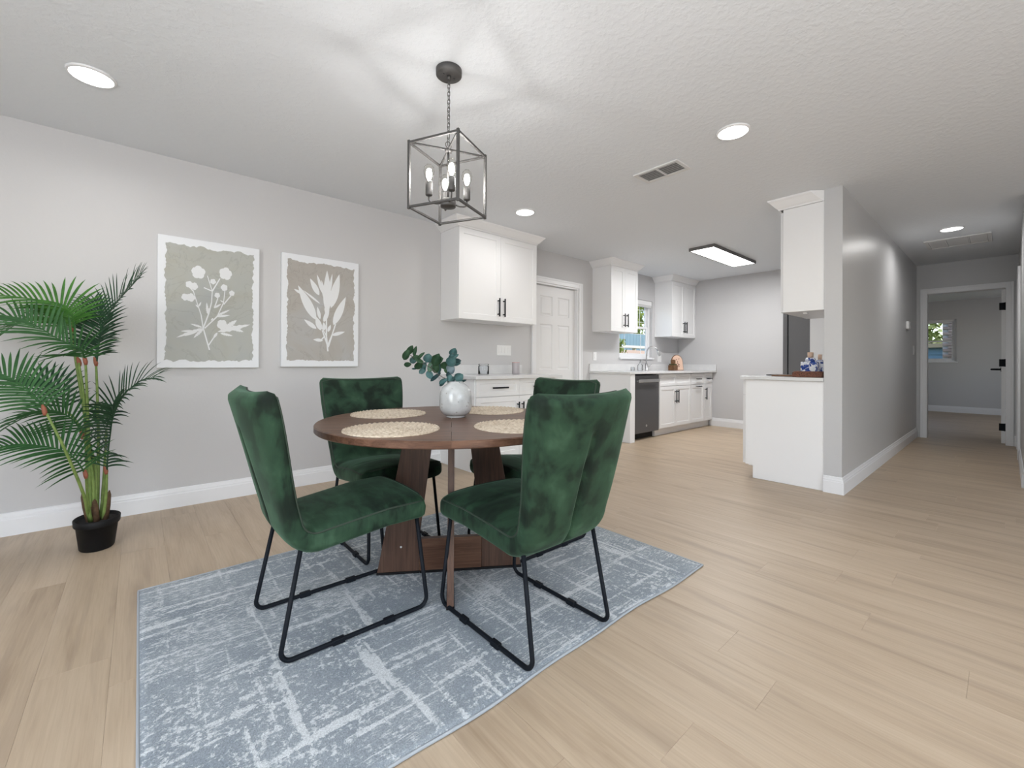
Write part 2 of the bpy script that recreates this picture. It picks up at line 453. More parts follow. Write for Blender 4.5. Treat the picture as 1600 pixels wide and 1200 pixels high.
def front_panel(bm, u0, u1, z0, z1, th, rects, rec=.007, slope=.004, raised=False):
    """panelled slab in local plane: u along x, front at y=0, back at y=th; rects are recessed panels"""
    us = sorted({u0, u1, *[r[0] for r in rects], *[r[1] for r in rects]}); zs = sorted({z0, z1, *[r[2] for r in rects], *[r[3] for r in rects]})
    def V(u, y, z): return bm.verts.new((u, y, z))
    for i in range(len(us) - 1):
        for j in range(len(zs) - 1):
            a, b, c, d = us[i], us[i + 1], zs[j], zs[j + 1]
            uc, zc = (a + b) / 2, (c + d) / 2
            if any(r[0] < uc < r[1] and r[2] < zc < r[3] for r in rects): continue
            bm.faces.new([V(a, 0, c), V(b, 0, c), V(b, 0, d), V(a, 0, d)])
    for (a, b, c, d) in rects:
        loops = [(0, 0), (slope, rec)]
        if raised: loops += [(slope + .012, rec), (slope + .03, .0015)]
        L = []
        for ins, y in loops: L.append([V(a + ins, y, c + ins), V(b - ins, y, c + ins), V(b - ins, y, d - ins), V(a + ins, y, d - ins)])
        for p, q in zip(L[:-1], L[1:]):
            for k in range(4): bm.faces.new((p[k], p[(k + 1) % 4], q[(k + 1) % 4], q[k]))
        bm.faces.new(L[-1])
    o = [V(u0, 0, z0), V(u1, 0, z0), V(u1, 0, z1), V(u0, 0, z1)]; k_ = [V(u0, th, z0), V(u1, th, z0), V(u1, th, z1), V(u0, th, z1)]
    for k in range(4): bm.faces.new((o[k], o[(k + 1) % 4], k_[(k + 1) % 4], k_[k]))
    bm.faces.new(k_[::-1])
    bmesh.ops.remove_doubles(bm, verts=bm.verts[:], dist=1e-5)
def xf(bm, mtx):
    bmesh.ops.transform(bm, matrix=mtx, verts=bm.verts[:]); return bm
def shaker(u0, u1, z0, z1, yf, rail=.055, th=.019):
    bm = new_bm(); front_panel(bm, u0, u1, z0, z1, th, [(u0 + rail, u1 - rail, z0 + rail, z1 - rail)])
    bmesh.ops.translate(bm, verts=bm.verts[:], vec=(0, yf, 0)); return bm
def bar_handle(x, yf, z0, z1=None, x1=None, r=.0075, off=.032, dirn=-1):
    """vertical (z0..z1) or horizontal (x..x1 at z0) bar pull"""
    bm = new_bm(); y = yf + dirn * off
    if x1 is None:
        cyl(bm, (x, y, z0), (x, y, z1), r, 10)
        for z in (z0 + .025, z1 - .025): cyl(bm, (x, yf, z), (x, y, z), r * .8, 8)
    else:
        cyl(bm, (x, y, z0), (x1, y, z0), r, 10)
        for q in (x + .025, x1 - .025): cyl(bm, (q, yf, z0), (q, y, z0), r * .8, 8)
    return bm
def sweep_path(bm, path, prof, closed=False):
    """path: 2D points (x,y) traversed with outward normal to the LEFT; prof: (outward offset, z)"""
    P = [Vector((a, b)) for a, b in path]; n = len(P); rings = []
    for i in range(n):
        def nrm(a, b):
            d = (b - a).normalized(); return Vector((-d.y, d.x))
        if i == 0: m = nrm(P[0], P[1])
        elif i == n - 1: m = nrm(P[-2], P[-1])
        else:
            n1, n2 = nrm(P[i - 1], P[i]), nrm(P[i], P[i + 1]); m = (n1 + n2).normalized(); m = m / max(.2, m.dot(n1))
        rings.append([bm.verts.new((P[i].x + m.x * o, P[i].y + m.y * o, z)) for o, z in prof])
    k = len(prof)
    for a, b in zip(rings[:-1], rings[1:]):
        for j in range(k): bm.faces.new((a[j], a[(j + 1) % k], b[(j + 1) % k], b[j]))
    bm.faces.new(rings[0]); bm.faces.new(rings[-1][::-1])
BASE_PROF = [(0, 0), (.016, 0), (.016, .092), (.012, .098), (.012, .108), (.008, .114), (.006, .130), (0, .134)]
def baseboard(name, path):
    bm = new_bm(); sweep_path(bm, path, BASE_PROF); return struct(name, bm, M['trim'])
# ---- measured outlines (metres)
ART = {"stemL": [[[0.284, 0.139], [0.246, 0.294], [0.233, 0.388], [0.2, 0.505], [0.188, 0.553]], [[0.246, 0.294], [0.278, 0.402], [0.294, 0.484], [0.298, 0.566], [0.268, 0.674]], [[0.298, 0.566], [0.344, 0.664]], [[0.298, 0.566], [0.248, 0.586]], [[0.254, 0.294], [0.329, 0.385], [0.367, 0.491], [0.375, 0.585]], [[0.367, 0.476], [0.418, 0.554]], [[0.276, 0.169], [0.321, 0.252]], [[0.311, 0.445], [0.332, 0.519]], [[0.188, 0.553], [0.164, 0.58]], [[0.2, 0.505], [0.164, 0.506]]], "stemR": [[[0.357, 0.14], [0.344, 0.27], [0.276, 0.396]], [[0.359, 0.176], [0.419, 0.376]], [[0.344, 0.27], [0.343, 0.507]], [[0.354, 0.187], [0.396, 0.297]], [[0.351, 0.199], [0.31, 0.316]], [[0.333, 0.27], [0.299, 0.233]]], "flL": [[0.215, 0.691, 0.048], [0.378, 0.704, 0.0468], [0.302, 0.636, 0.0208], [0.37, 0.6, 0.0252], [0.418, 0.564, 0.0207], [0.328, 0.539, 0.02], [0.359, 0.326, 0.0378], [0.164, 0.598, 0.0252], [0.191, 0.589, 0.0272], [0.141, 0.507, 0.0252], [0.172, 0.507, 0.0304]], "lvL": [[[0.25, 0.297], [0.092, 0.22], 0.0208], [[0.246, 0.291], [0.19, 0.221], 0.0176], [[0.242, 0.299], [0.172, 0.322], 0.0144], [[0.198, 0.271], [0.119, 0.267], 0.0128], [[0.214, 0.272], [0.142, 0.234], 0.0112], [[0.33, 0.273], [0.54, 0.339], 0.032], [[0.381, 0.302], [0.451, 0.368], 0.0288], [[0.416, 0.309], [0.496, 0.28], 0.024], [[0.347, 0.264], [0.427, 0.247], 0.0176], [[0.33, 0.268], [0.305, 0.221], 0.0128], [[0.272, 0.396], [0.265, 0.482], 0.0144], [[0.27, 0.401], [0.29, 0.454], 0.0112], [[0.325, 0.39], [0.408, 0.441], 0.0144], [[0.32, 0.383], [0.408, 0.4], 0.0135], [[0.304, 0.371], [0.291, 0.352], 0.008], [[0.219, 0.447], [0.233, 0.483], 0.008], [[0.222, 0.437], [0.2, 0.46], 0.008], [[0.311, 0.445], [0.354, 0.48], 0.0108], [[0.367, 0.491], [0.345, 0.505], 0.0072]], "lvR": [[[0.259, 0.401], [0.12, 0.672], 0.0572], [[0.154, 0.605], [0.089, 0.639], 0.0176], [[0.283, 0.608], [0.211, 0.741], 0.036], [[0.314, 0.623], [0.265, 0.781], 0.022], [[0.349, 0.46], [0.346, 0.826], 0.0528], [[0.337, 0.554], [0.301, 0.739], 0.0242], [[0.38, 0.511], [0.448, 0.807], 0.055], [[0.365, 0.629], [0.389, 0.805], 0.0176], [[0.401, 0.366], [0.504, 0.617], 0.0504], [[0.263, 0.327], [0.167, 0.398], 0.0286], [[0.388, 0.278], [0.499, 0.314], 0.024], [[0.316, 0.231], [0.238, 0.236], 0.0216], [[0.299, 0.315], [0.259, 0.43], 0.0374], [[0.292, 0.538], [0.154, 0.64], 0.0132], [[0.355, 0.437], [0.326, 0.506], 0.0176], [[0.321, 0.387], [0.366, 0.509], 0.0286], [[0.292, 0.409], [0.269, 0.513], 0.0216], [[0.327, 0.317], [0.321, 0.387], 0.0242], [[0.356, 0.306], [0.378, 0.367], 0.0198]]}
FROND = [[0.19, 0, [[-0.214, 3.204, 1.027], [-0.236, 3.184, 1.084], [-0.311, 3.182, 1.131], [-0.397, 3.217, 1.2], [-0.478, 3.261, 1.239], [-0.591, 3.319, 1.22]]], [0.2, 1, [[-0.278, 3.391, 1.204], [-0.283, 3.396, 1.275], [-0.327, 3.407, 1.332], [-0.439, 3.451, 1.354], [-0.557, 3.488, 1.363], [-0.657, 3.508, 1.328]]], [0.2, 2, [[-0.18, 3.361, 1.017], [-0.168, 3.349, 1.143], [-0.144, 3.328, 1.252], [-0.096, 3.299, 1.354], [-0.042, 3.265, 1.436], [0.007, 3.236, 1.511]]], [0.18, 0, [[-0.342, 3.025, 0.786], [-0.373, 3.039, 0.848], [-0.418, 3.064, 0.901], [-0.473, 3.098, 0.949], [-0.55, 3.152, 0.976]]], [0.18, 0, [[-0.207, 3.121, 0.439], [-0.24, 3.097, 0.52], [-0.293, 3.103, 0.575], [-0.372, 3.132, 0.603], [-0.452, 3.174, 0.612], [-0.541, 3.225, 0.591]]], [0.18, 0, [[-0.229, 3.245, 0.63], [-0.253, 3.239, 0.694], [-0.295, 3.236, 0.742], [-0.346, 3.241, 0.765], [-0.412, 3.272, 0.747], [-0.494, 3.316, 0.691]]], [0.19, 2, [[-0.137, 3.325, 0.646], [-0.111, 3.315, 0.746], [-0.068, 3.291, 0.825], [-0.006, 3.262, 0.897], [0.067, 3.226, 0.927]]], [0.21, 2, [[-0.129, 3.226, 0.423], [-0.124, 3.208, 0.53], [-0.113, 3.158, 0.639], [-0.104, 3.097, 0.724], [-0.102, 3.029, 0.79]]], [0.16, 2, [[-0.309, 3.474, 0.746], [-0.323, 3.486, 0.825], [-0.359, 3.516, 0.882], [-0.42, 3.556, 0.915], [-0.489, 3.59, 0.912]]], [0.16, 1, [[-0.287, 3.479, 1.198], [-0.323, 3.51, 1.252], [-0.404, 3.567, 1.262], [-0.509, 3.632, 1.23], [-0.583, 3.656, 1.156]]], [0.16, 2, [[-0.191, 3.449, 1.028], [-0.179, 3.465, 1.129], [-0.172, 3.485, 1.223], [-0.183, 3.52, 1.301], [-0.208, 3.568, 1.379]]]]
STEM = [[[-0.2, 3.302, 0.17], [-0.213, 3.272, 0.549], [-0.222, 3.239, 0.829], [-0.242, 3.229, 1.01]], [[-0.19, 3.267, 0.17], [-0.201, 3.248, 0.551], [-0.209, 3.228, 0.829], [-0.214, 3.204, 1.014]], [[-0.169, 3.288, 0.167], [-0.168, 3.325, 0.535], [-0.176, 3.358, 0.819], [-0.183, 3.363, 1.013]], [[-0.201, 3.236, 0.188], [-0.214, 3.128, 0.339], [-0.274, 3.02, 0.595], [-0.333, 3.017, 0.768]], [[-0.193, 3.229, 0.174], [-0.201, 3.196, 0.287], [-0.204, 3.119, 0.432]], [[-0.179, 3.244, 0.171], [-0.186, 3.249, 0.41], [-0.221, 3.238, 0.616]], [[-0.153, 3.288, 0.167], [-0.143, 3.304, 0.392], [-0.137, 3.325, 0.632]], [[-0.141, 3.251, 0.177], [-0.132, 3.242, 0.297], [-0.129, 3.226, 0.416]], [[-0.185, 3.316, 0.17], [-0.206, 3.358, 0.534], [-0.268, 3.41, 1.034], [-0.281, 3.408, 1.194]], [[-0.171, 3.237, 0.171], [-0.183, 3.286, 0.472], [-0.26, 3.405, 0.677], [-0.309, 3.474, 0.739]]]
NODE = [[-0.214, 3.204, 1.021], [-0.279, 3.406, 1.205], [-0.183, 3.363, 1.013], [-0.339, 3.016, 0.781], [-0.204, 3.119, 0.435], [-0.226, 3.243, 0.623], [-0.132, 3.228, 0.423], [-0.24, 3.241, 1.013]]
SHEATH = [[[-0.205, 3.266, 0.16], [-0.229, 3.287, 0.306]], [[-0.17, 3.223, 0.154], [-0.179, 3.244, 0.278]], [[-0.129, 3.253, 0.167], [-0.119, 3.258, 0.305]], [[-0.195, 3.271, 0.16], [-0.188, 3.265, 0.251]]]
LEAF = [[[0.9937, 1.9608, 1.0405], [1.0057, 1.9376, 1.0826], 0.0232, 0], [[1.0128, 1.9589, 1.0676], [1.0241, 1.938, 1.1027], 0.0209, 0], [[1.0248, 1.918, 1.0591], [1.0312, 1.9092, 1.0985], 0.0135, 0], [[1.0176, 2.0034, 1.0114], [1.0439, 1.9901, 1.0134], 0.0172, 0], [[1.0381, 1.9714, 1.023], [1.0518, 1.9505, 1.0513], 0.0224, 1], [[1.0368, 1.9512, 1.0473], [1.0573, 1.9263, 1.0512], 0.0164, 0], [[1.0442, 1.9112, 1.0409], [1.061, 1.8839, 1.0693], 0.012, 0], [[1.0383, 1.9201, 1.0386], [1.0681, 1.9079, 1.0251], 0.0149, 0], [[1.0442, 1.9721, 0.9905], [1.0689, 1.9604, 0.9943], 0.0067, 2], [[1.0566, 1.9587, 0.9948], [1.0747, 1.9331, 1.024], 0.0247, 0], [[1.0804, 1.8925, 1.0271], [1.0901, 1.8879, 1.0625], 0.0329, 1], [[1.0695, 1.9413, 0.9705], [1.0941, 1.9311, 0.9912], 0.0187, 1], [[1.0851, 1.9414, 0.9892], [1.0927, 1.9215, 1.0196], 0.0209, 1], [[1.1011, 1.9022, 0.9803], [1.1122, 1.8977, 1.0292], 0.0217, 3], [[1.107, 1.8875, 1.031], [1.141, 1.8478, 1.0417], 0.0344, 0], [[1.1145, 1.8781, 1.0124], [1.1259, 1.855, 1.0609], 0.0299, 0], [[1.1492, 1.8909, 0.9699], [1.1593, 1.8936, 1.0143], 0.0157, 1], [[1.1202, 1.8802, 0.975], [1.1274, 1.8675, 1.0125], 0.0247, 0], [[1.1053, 1.9266, 0.9742], [1.1236, 1.9132, 0.9432], 0.0232, 1], [[1.1198, 1.9117, 0.932], [1.1563, 1.891, 0.9668], 0.0135, 2], [[1.144, 1.8558, 1.0006], [1.1682, 1.832, 1.021], 0.0262, 0], [[1.1587, 1.8514, 0.9977], [1.1718, 1.8377, 1.024], 0.0202, 3], [[1.1562, 1.813, 1.0129], [1.1757, 1.7897, 1.0463], 0.0336, 1], [[1.192, 1.842, 1.0619], [1.2, 1.8205, 1.0918], 0.0277, 1], [[1.1683, 1.7917, 1.0444], [1.1893, 1.7774, 1.063], 0.0105, 1], [[1.1647, 1.8165, 1.0426], [1.1805, 1.8039, 1.0594], 0.0164, 1], [[1.187, 1.8149, 1.0309], [1.2114, 1.7887, 1.0318], 0.0164, 2], [[1.2132, 1.841, 1.0109], [1.2297, 1.817, 1.0213], 0.012, 1], [[1.1659, 1.828, 0.9793], [1.1816, 1.8049, 1.0019], 0.0336, 4], [[1.163, 1.8509, 0.9751], [1.1713, 1.8365, 0.9903], 0.0187, 0], [[1.16, 1.828, 0.9533], [1.1741, 1.8235, 0.9756], 0.0172, 2], [[1.1907, 1.7981, 0.9388], [1.2153, 1.7786, 0.9612], 0.0314, 1], [[1.2273, 1.8205, 0.9251], [1.2463, 1.7913, 0.9348], 0.0097, 2], [[1.1218, 1.834, 0.9199], [1.1443, 1.8058, 0.9395], 0.0172, 1], [[1.1797, 1.8489, 0.9241], [1.2044, 1.831, 0.9457], 0.0232, 1], [[1.1787, 1.8009, 0.9197], [1.2021, 1.7752, 0.92], 0.0127, 2], [[1.1267, 1.8405, 0.9091], [1.1428, 1.8251, 0.9259], 0.0112, 2], [[1.1549, 1.8034, 0.932], [1.1629, 1.8027, 0.9613], 0.0187, 1]]
TWIG = [[[1.1853, 1.8196, 0.9008], [1.1767, 1.827, 0.9194], [1.1694, 1.8332, 0.9605], [1.1669, 1.8352, 0.9904], [1.1774, 1.8259, 1.0278], [1.187, 1.8174, 1.0727]], [[1.1825, 1.8221, 0.9008], [1.1724, 1.8307, 0.9231], [1.1554, 1.8454, 0.9454], [1.1327, 1.865, 0.9602], [1.1014, 1.892, 0.9973], [1.0589, 1.9288, 1.0269], [1.0163, 1.9656, 1.0677]], [[1.1895, 1.8159, 0.9008], [1.1978, 1.8086, 0.9233], [1.209, 1.7988, 0.9458]], [[1.1694, 1.8332, 0.9605], [1.1833, 1.8209, 0.983], [1.2, 1.8063, 1.028]], [[1.1014, 1.892, 0.9973], [1.1209, 1.8749, 1.0311]], [[1.0589, 1.9288, 1.0269], [1.0417, 1.9435, 1.0716]]]
# ================================================================== structure
H = 2.44
YL, XK, XH, XC, YC = 3.816, 7.214, 8.401, 4.184, 0.852
YC2 = 0.972          # kitchen face of the partition
YR = -0.095          # right hall wall
XB = 13.42           # far bedroom wall
W1 = (5.445, 6.35, 1.115, 2.04)     # kitchen window
D1 = (3.69, 4.50, 0.0, 2.035)       # pocket door
D2 = (-.005, 0.758, 0.0, 2.04)        # hall doorway
W2 = (0.722, 1.62, 1.105, 2.035)    # bedroom window
D3 = (7.28, 8.06, 0.0, 2.04)        # hall side door

bm = new_bm(); wall(bm, 1, YL, YL + .12, -2.6, 7.334, 0, H, [W1, D1]); struct('wall_left', bm, M['wall'])
bm = new_bm(); wall(bm, 0, XK, XK + .12, YC2, YL, 0, H); struct('wall_back', bm, M['wall'])
bm = new_bm(); box(bm, XC, XH, YC, YC2, 0, H); struct('wall_partition', bm, M['wall_gloss'])
bm = new_bm(); wall(bm, 0, XH, XH + .12, YR - .12, 2.6, 0, H, [D2]); struct('wall_hall_end', bm, M['wall_gloss'])
bm = new_bm(); wall(bm, 1, YR - .12, YR, 5.6, XH, 0, H, [D3]); struct('wall_right', bm, M['wall_gloss'])
bm = new_bm(); wall(bm, 0, 5.48, 5.6, -3.5, YR, 0, H); struct('wall_living_right', bm, M['wall'])
bm = new_bm(); wall(bm, 1, -3.62, -3.5, -2.6, 5.6, 0, H, [(-.4, 3.0, 0.02, 2.1)]); struct('wall_near', bm, M['wall'])
bm = new_bm(); wall(bm, 0, -2.72, -2.6, -3.62, YL + .12, 0, H, [(-.7, 1.3, .8, 2.1)]); struct('wall_behind', bm, M['wall'])
bm = new_bm(); wall(bm, 0, XB, XB + .14, -2.2, 2.6, 0, H, [W2]); struct('wall_bedroom_back', bm, M['wall_gloss'])
bm = new_bm(); box(bm, XH, XB, 2.6, 2.72, 0, H); struct('wall_bedroom_left', bm, M['wall'])
bm = new_bm(); wall(bm, 1, -2.2, -2.08, XH + .12, XB, 0, H, [(10.2, 11.8, .9, 2.1)]); struct('wall_bedroom_right', bm, M['wall'])
bm = new_bm(); box(bm, -2.72, XB + .14, -3.62, YL + .12, H, H + .1); struct('ceiling', bm, M['ceiling'])

# floor: sub-floor slab plus vinyl planks laid along y
bm = new_bm(); box(bm, -2.6, XB, -3.5, YL + .1, -.12, -.0065)
floor = struct('floor', bm, M['oak'])
ROOTLOC[floor.name] = (0, 0, 0)
floor_loc = Vector(floor.location)
PW, PL, GAP = .181, 1.222, .0003
plank_mesh = {}
def plank_bm(bm, x0, x1, y0, y1):
    c = .0004
    a = [bm.verts.new(p) for p in ((x0, y0, -.0065), (x1, y0, -.0065), (x1, y1, -.0065), (x0, y1, -.0065))]
    b = [bm.verts.new(p) for p in ((x0, y0, -c), (x1, y0, -c), (x1, y1, -c), (x0, y1, -c))]
    d = [bm.verts.new(p) for p in ((x0 + c, y0 + c, 0), (x1 - c, y0 + c, 0), (x1 - c, y1 - c, 0), (x0 + c, y1 - c, 0))]
    for p, q in ((a, b), (b, d)):
        for k in range(4): bm.faces.new((p[k], p[(k + 1) % 4], q[(k + 1) % 4], q[k]))
    bm.faces.new(d)
    return a + b + d
rng = random.Random(3)
planks = []
ncol = int((XB + 2.6) / PW) + 1
for i in range(ncol):
    x0 = -2.6 + i * PW; x1 = min(x0 + PW - GAP, XB)
    y = -3.5 - rng.uniform(0.05, PL - .05)
    while y < YL + .1:
        a, b = max(y, -3.5), min(y + PL - GAP, YL + .1)
        if b - a > .03: planks.append((x0, x1, a, b))
        y += PL
def plank_score(p):
    cx, cy = (p[0] + p[1]) / 2, (p[2] + p[3]) / 2
    d = cx * Fv.x + cy * Fv.y; r = cx * Rv.x + cy * Rv.y
    vis = d > .5 and abs(r) < d * 1.22 + .25
    if cx > XC and cy > YC and not (cx < XK): vis = False
    if cx > XH and not (-.3 < cy < 2): vis = False
    if cx > 5.5 and cy < YR: vis = False
    return (0 if vis else 1, d)
planks.sort(key=plank_score)
rest = new_bm(); lay = rest.verts.layers.float.new('seed')
for i, (x0, x1, a, b) in enumerate(planks):
    if i < 295:
        key = (round(x1 - x0, 3), round(b - a, 3))
        if key not in plank_mesh:
            pb = new_bm(); plank_bm(pb, -(x1 - x0) / 2, (x1 - x0) / 2, -(b - a) / 2, (b - a) / 2)
            me = bpy.data.meshes.new('plank'); pb.to_mesh(me); pb.free(); me.materials.append(M['oak']); plank_mesh[key] = me
        o = bpy.data.objects.new('plank', plank_mesh[key]); COL.objects.link(o); o.parent = floor
        o.location = Vector(((x0 + x1) / 2, (a + b) / 2, 0)) - floor_loc
    else:
        s = rng.random()
        for vtx in plank_bm(rest, x0, x1, a, b): vtx[lay] = s
bmesh.ops.translate(rest, verts=rest.verts[:], vec=-floor_loc)
o = obj('planks', rest, M['oak'], floor, local=True, recalc=False); o['kind'] = 'stuff'

# baseboards (outward normal to the left of the path)
baseboard('baseboard_left', [(2.36, YL), (-2.6, YL)][::1])
baseboard('baseboard_back', [(XK, YC2), (XK, 3.26)])
baseboard('baseboard_partition', [(XC, YC2 + .0), (XC, YC), (8.385, YC)][::-1])
baseboard('baseboard_hall_end', [(XH, YR), (XH, -.060)])
baseboard('baseboard_right', [(5.6, YR), (7.205, YR)][::1])
baseboard('baseboard_bedroom', [(XB, -2.0), (XB, 2.6)])

# casings
CAS = [(0, 0), (.016, .0), (.016, .022), (.020, .026), (.020, .054), (.013, .062), (.010, .070), (0, .070)]
def casing(name, parent, axis, plane, sgn, u0, u1, z1, w=.07):
    """three-sided flat casing round an opening; sgn is the side it stands proud on"""
    parts = []
    for (a, b, c, d) in ((u0 - w, u0, 0, z1 + w), (u1, u1 + w, 0, z1 + w), (u0, u1, z1, z1 + w)):
        bm = new_bm()
        if axis == 1: box(bm, a, b, plane, plane + sgn * .016, c, d, .003)
        else: box(bm, plane, plane + sgn * .016, a, b, c, d, .003)
        # raised outer band
        t = .024
        if c == 0:
            e = (a, a + t) if a < u0 else (b - t, b)
            args = (e[0], e[1], 0, d)
        else: args = (a - w + t, b + w - t, d - t, d)
        p0, p1 = plane + sgn * .016, plane + sgn * .022
        if axis == 1: box(bm, args[0], args[1], p0, p1, args[2], args[3], .003)
        else: box(bm, p0, p1, args[0], args[1], args[2], args[3], .003)
        obj(name, bm, M['trim'], parent)
def jambs(parent, axis, p0, p1, u0, u1, z1):
    t = .018
    bm = new_bm()
    for (a, b, c, d) in ((u0, u0 + t, 0, z1), (u1 - t, u1, 0, z1), (u0 + t, u1 - t, z1 - t, z1)):
        if axis == 1: box(bm, a, b, p0, p1, c, d, .001)
        else: box(bm, p0, p1, a, b, c, d, .001)
    obj('jamb', bm, M['trim'], parent)

def six_panel(w, h, th=.035):
    st, mid = .11, .10
    c = w / 2
    bm = new_bm(); rects = []
    for (z0, z1) in ((.20, .80), (.94, 1.52), (1.63, h - .13)):
        rects += [(st, c - mid / 2, z0, z1), (c + mid / 2, w - st, z0, z1)]
    front_panel(bm, 0, w, 0.008, h, th, rects, rec=.009, slope=.006, raised=True)
    return bm

d1 = thing('door_1', (D1[0], YL, 0), kind='structure')
bm = six_panel(.774, 2.012); xf(bm, Matrix.Translation((D1[0] + .018, YL + .052, 0)))
obj('door_panel', bm, M['door'], d1)
casing('casing', d1, 1, YL, -1, D1[0], D1[1], D1[3]); jambs(d1, 1, YL, YL + .12, D1[0], D1[1], D1[3])
bm = new_bm(); box(bm, D1[0] + .030, D1[0] + .052, YL + .047, YL + .052, .97, 1.06, .002)
tag(obj('flush_pull', bm, M['black'], d1), 'small black flush pull')
d2 = thing('door_2', (XH, D2[0], 0), kind='structure')
casing('casing', d2, 0, XH, -1, .013, .740, D2[3] - .012); jambs(d2, 0, XH, XH + .12, D2[0], D2[1], D2[3])
bm = six_panel(.70, 2.02); xf(bm, Matrix.Translation((XH + .125, D2[0] + .021, 0)))
slab2 = obj('door_panel', bm, M['door'], d2)
for z in (.22, 1.06, 1.80):
    bm = new_bm(); box(bm, XH + .118, XH + .124, D2[0] + .020, D2[0] + .075, z - .048, z + .048, .002); cyl(bm, (XH + .118, D2[0] + .022, z - .05), (XH + .118, D2[0] + .022, z + .05), .007, 8)
    tag(obj('hinge', bm, M['black'], d2), 'black hinge')
bm = new_bm(); cyl(bm, (XH + .76, D2[0] + .052, .97), (XH + .76, D2[0] + .066, .97), .032, 14); cyl(bm, (XH + .76, D2[0] + .060, .97), (XH + .76, D2[0] + .155, .97), .013, 10); cyl(bm, (XH + .76, D2[0] + .150, .97), (XH + .65, D2[0] + .150, .97), .012, 10)
tag(obj('lever_handle', bm, M['black'], d2), 'black lever handle')
d3 = thing('door_3', (D3[0], YR, 0), kind='structure')
casing('casing', d3, 1, YR, 1, D3[0], D3[1], D3[3]); jambs(d3, 1, YR - .12, YR, D3[0], D3[1], D3[3])
bm = six_panel(.742, 2.015); xf(bm, Matrix.Translation((D3[0] + .761, YR - .03, 0)) @ Matrix.Rotation(PI, 4, 'Z'))
obj('door_panel', bm, M['door'], d3)

# windows
def window(name, axis, plane, sgn, u0, u1, z0, z1, depth, muntins, sill=True, zmeet=None):
    """single-hung window set in a wall hole; sgn: direction from room to outside"""
    root = thing(name, (plane, u0, z0) if axis == 0 else (u0, plane, z0), kind='structure')
    def B(bm, a, b, d0, d1, c, d, bev=.002):
        q0, q1 = plane + sgn * d0, plane + sgn * d1
        if axis == 1: box(bm, a, b, q0, q1, c, d, bev)
        else: box(bm, q0, q1, a, b, c, d, bev)
    zm = zmeet or (z0 + z1) / 2
    bm = new_bm(); f = .035
    B(bm, u0, u0 + f, depth - .01, depth + .05, z0, z1); B(bm, u1 - f, u1, depth - .01, depth + .05, z0, z1)
    B(bm, u0 + f, u1 - f, depth - .01, depth + .05, z1 - f, z1); B(bm, u0 + f, u1 - f, depth - .01, depth + .05, z0, z0 + f)
    obj('window_frame', bm, M['trim'], root)
    for nm, a, b, dd in (('upper_sash', zm - .015, z1 - f, .025), ('lower_sash', z0 + f, zm + .02, .005)):
        bm = new_bm(); s = .042
        B(bm, u0 + f, u0 + f + s, depth + dd, depth + dd + .022, a, b); B(bm, u1 - f - s, u1 - f, depth + dd, depth + dd + .022, a, b)
        B(bm, u0 + f + s, u1 - f - s, depth + dd, depth + dd + .022, b - .035, b); B(bm, u0 + f + s, u1 - f - s, depth + dd, depth + dd + .022, a, a + .035)
        so = obj(nm, bm, M['trim'], root)
        bm = new_bm(); B(bm, u0 + f + s - .003, u1 - f - s + .003, depth + dd + .009, depth + dd + .013, a + .032, b - .032, 0)
        obj('glass_pane', bm, M['pane'], so)
        ua, ub = u0 + f + s, u1 - f - s
        for fr in muntins[0]:
            bm = new_bm(); uu = ua + (ub - ua) * fr; B(bm, uu - .0035, uu + .0035, depth + dd + .005, depth + dd + .009, a + .033, b - .033, 0); obj('muntin', bm, M['trim'], so)
        for fr in muntins[1]:
            bm = new_bm(); zz = a + .035 + (b - a - .07) * fr; B(bm, ua, ub, depth + dd + .005, depth + dd + .009, zz - .0035, zz + .0035, 0); obj('muntin', bm, M['trim'], so)
    if sill:
        bm = new_bm(); B(bm, u0 - .02, u1 + .02, -.03, 0, z0 - .022, z0, .003); B(bm, u0, u1, 0, depth - .01, z0 - .001, z0 + .008, 0); obj('window_sill', bm, M['trim'], root)
    return root
w1 = window('window_1', 1, YL, 1, *W1, .06, ((.2, .8), (.22, .78)), zmeet=1.60)
bm = new_bm(); box(bm, W1[0] + .006, W1[1] - .006, YL + .004, YL + .045, W1[3] - .075, W1[3] - .004, .004)
for k in range(5): box(bm, W1[0] + .01, W1[1] - .01, YL + .008, YL + .040, W1[3] - .082 - k * .006, W1[3] - .078 - k * .006)
obj('raised_blind', bm, M['blind'], w1)
w2 = window('window_2', 0, XB, 1, *W2, .05, ((), ()), zmeet=1.555)

# ================================================================== fixed ceiling things
def ceiling_light(x, y, label, power):
    r = thing('ceiling_light', (x, y, H - .012), label, 'ceiling light', 'round recessed ceiling lights')
    bm = new_bm(); lathe(bm, [(.082, .003), (.084, 0), (.093, .007), (.095, .0115), (.082, .0115)], (x, y, H - .012), 40, caps=False); obj('trim_ring', bm, M['trim'], r)
    bm = new_bm(); lathe(bm, [(0, .002), (.05, .002), (.0822, .0035), (.0822, .011), (0, .011)], (x, y, H - .012), 40, caps=False); obj('light_lens', bm, M['lens'], r)
    L = area_lamp('recessed_lamp', (x, y, H - .018), (0, 0, 0), .14, .14, power, (1, .985, .965), 'DISK', 165); 
    L.parent = r; L.location = (0, 0, -.006)
    return r
ceiling_light(-.187, 2.985, 'round recessed ceiling light above the palm, at upper left of the ceiling', P_REC)
ceiling_light(2.720, 1.095, 'round recessed ceiling light to the right of the ceiling air vent', P_REC)
ceiling_light(2.722, 2.962, 'round recessed ceiling light just in front of the nearest white wall cabinet', P_REC)
ceiling_light(6.341, .378, 'round recessed ceiling light in the hallway beside the return grille', P_REC * 1.9)
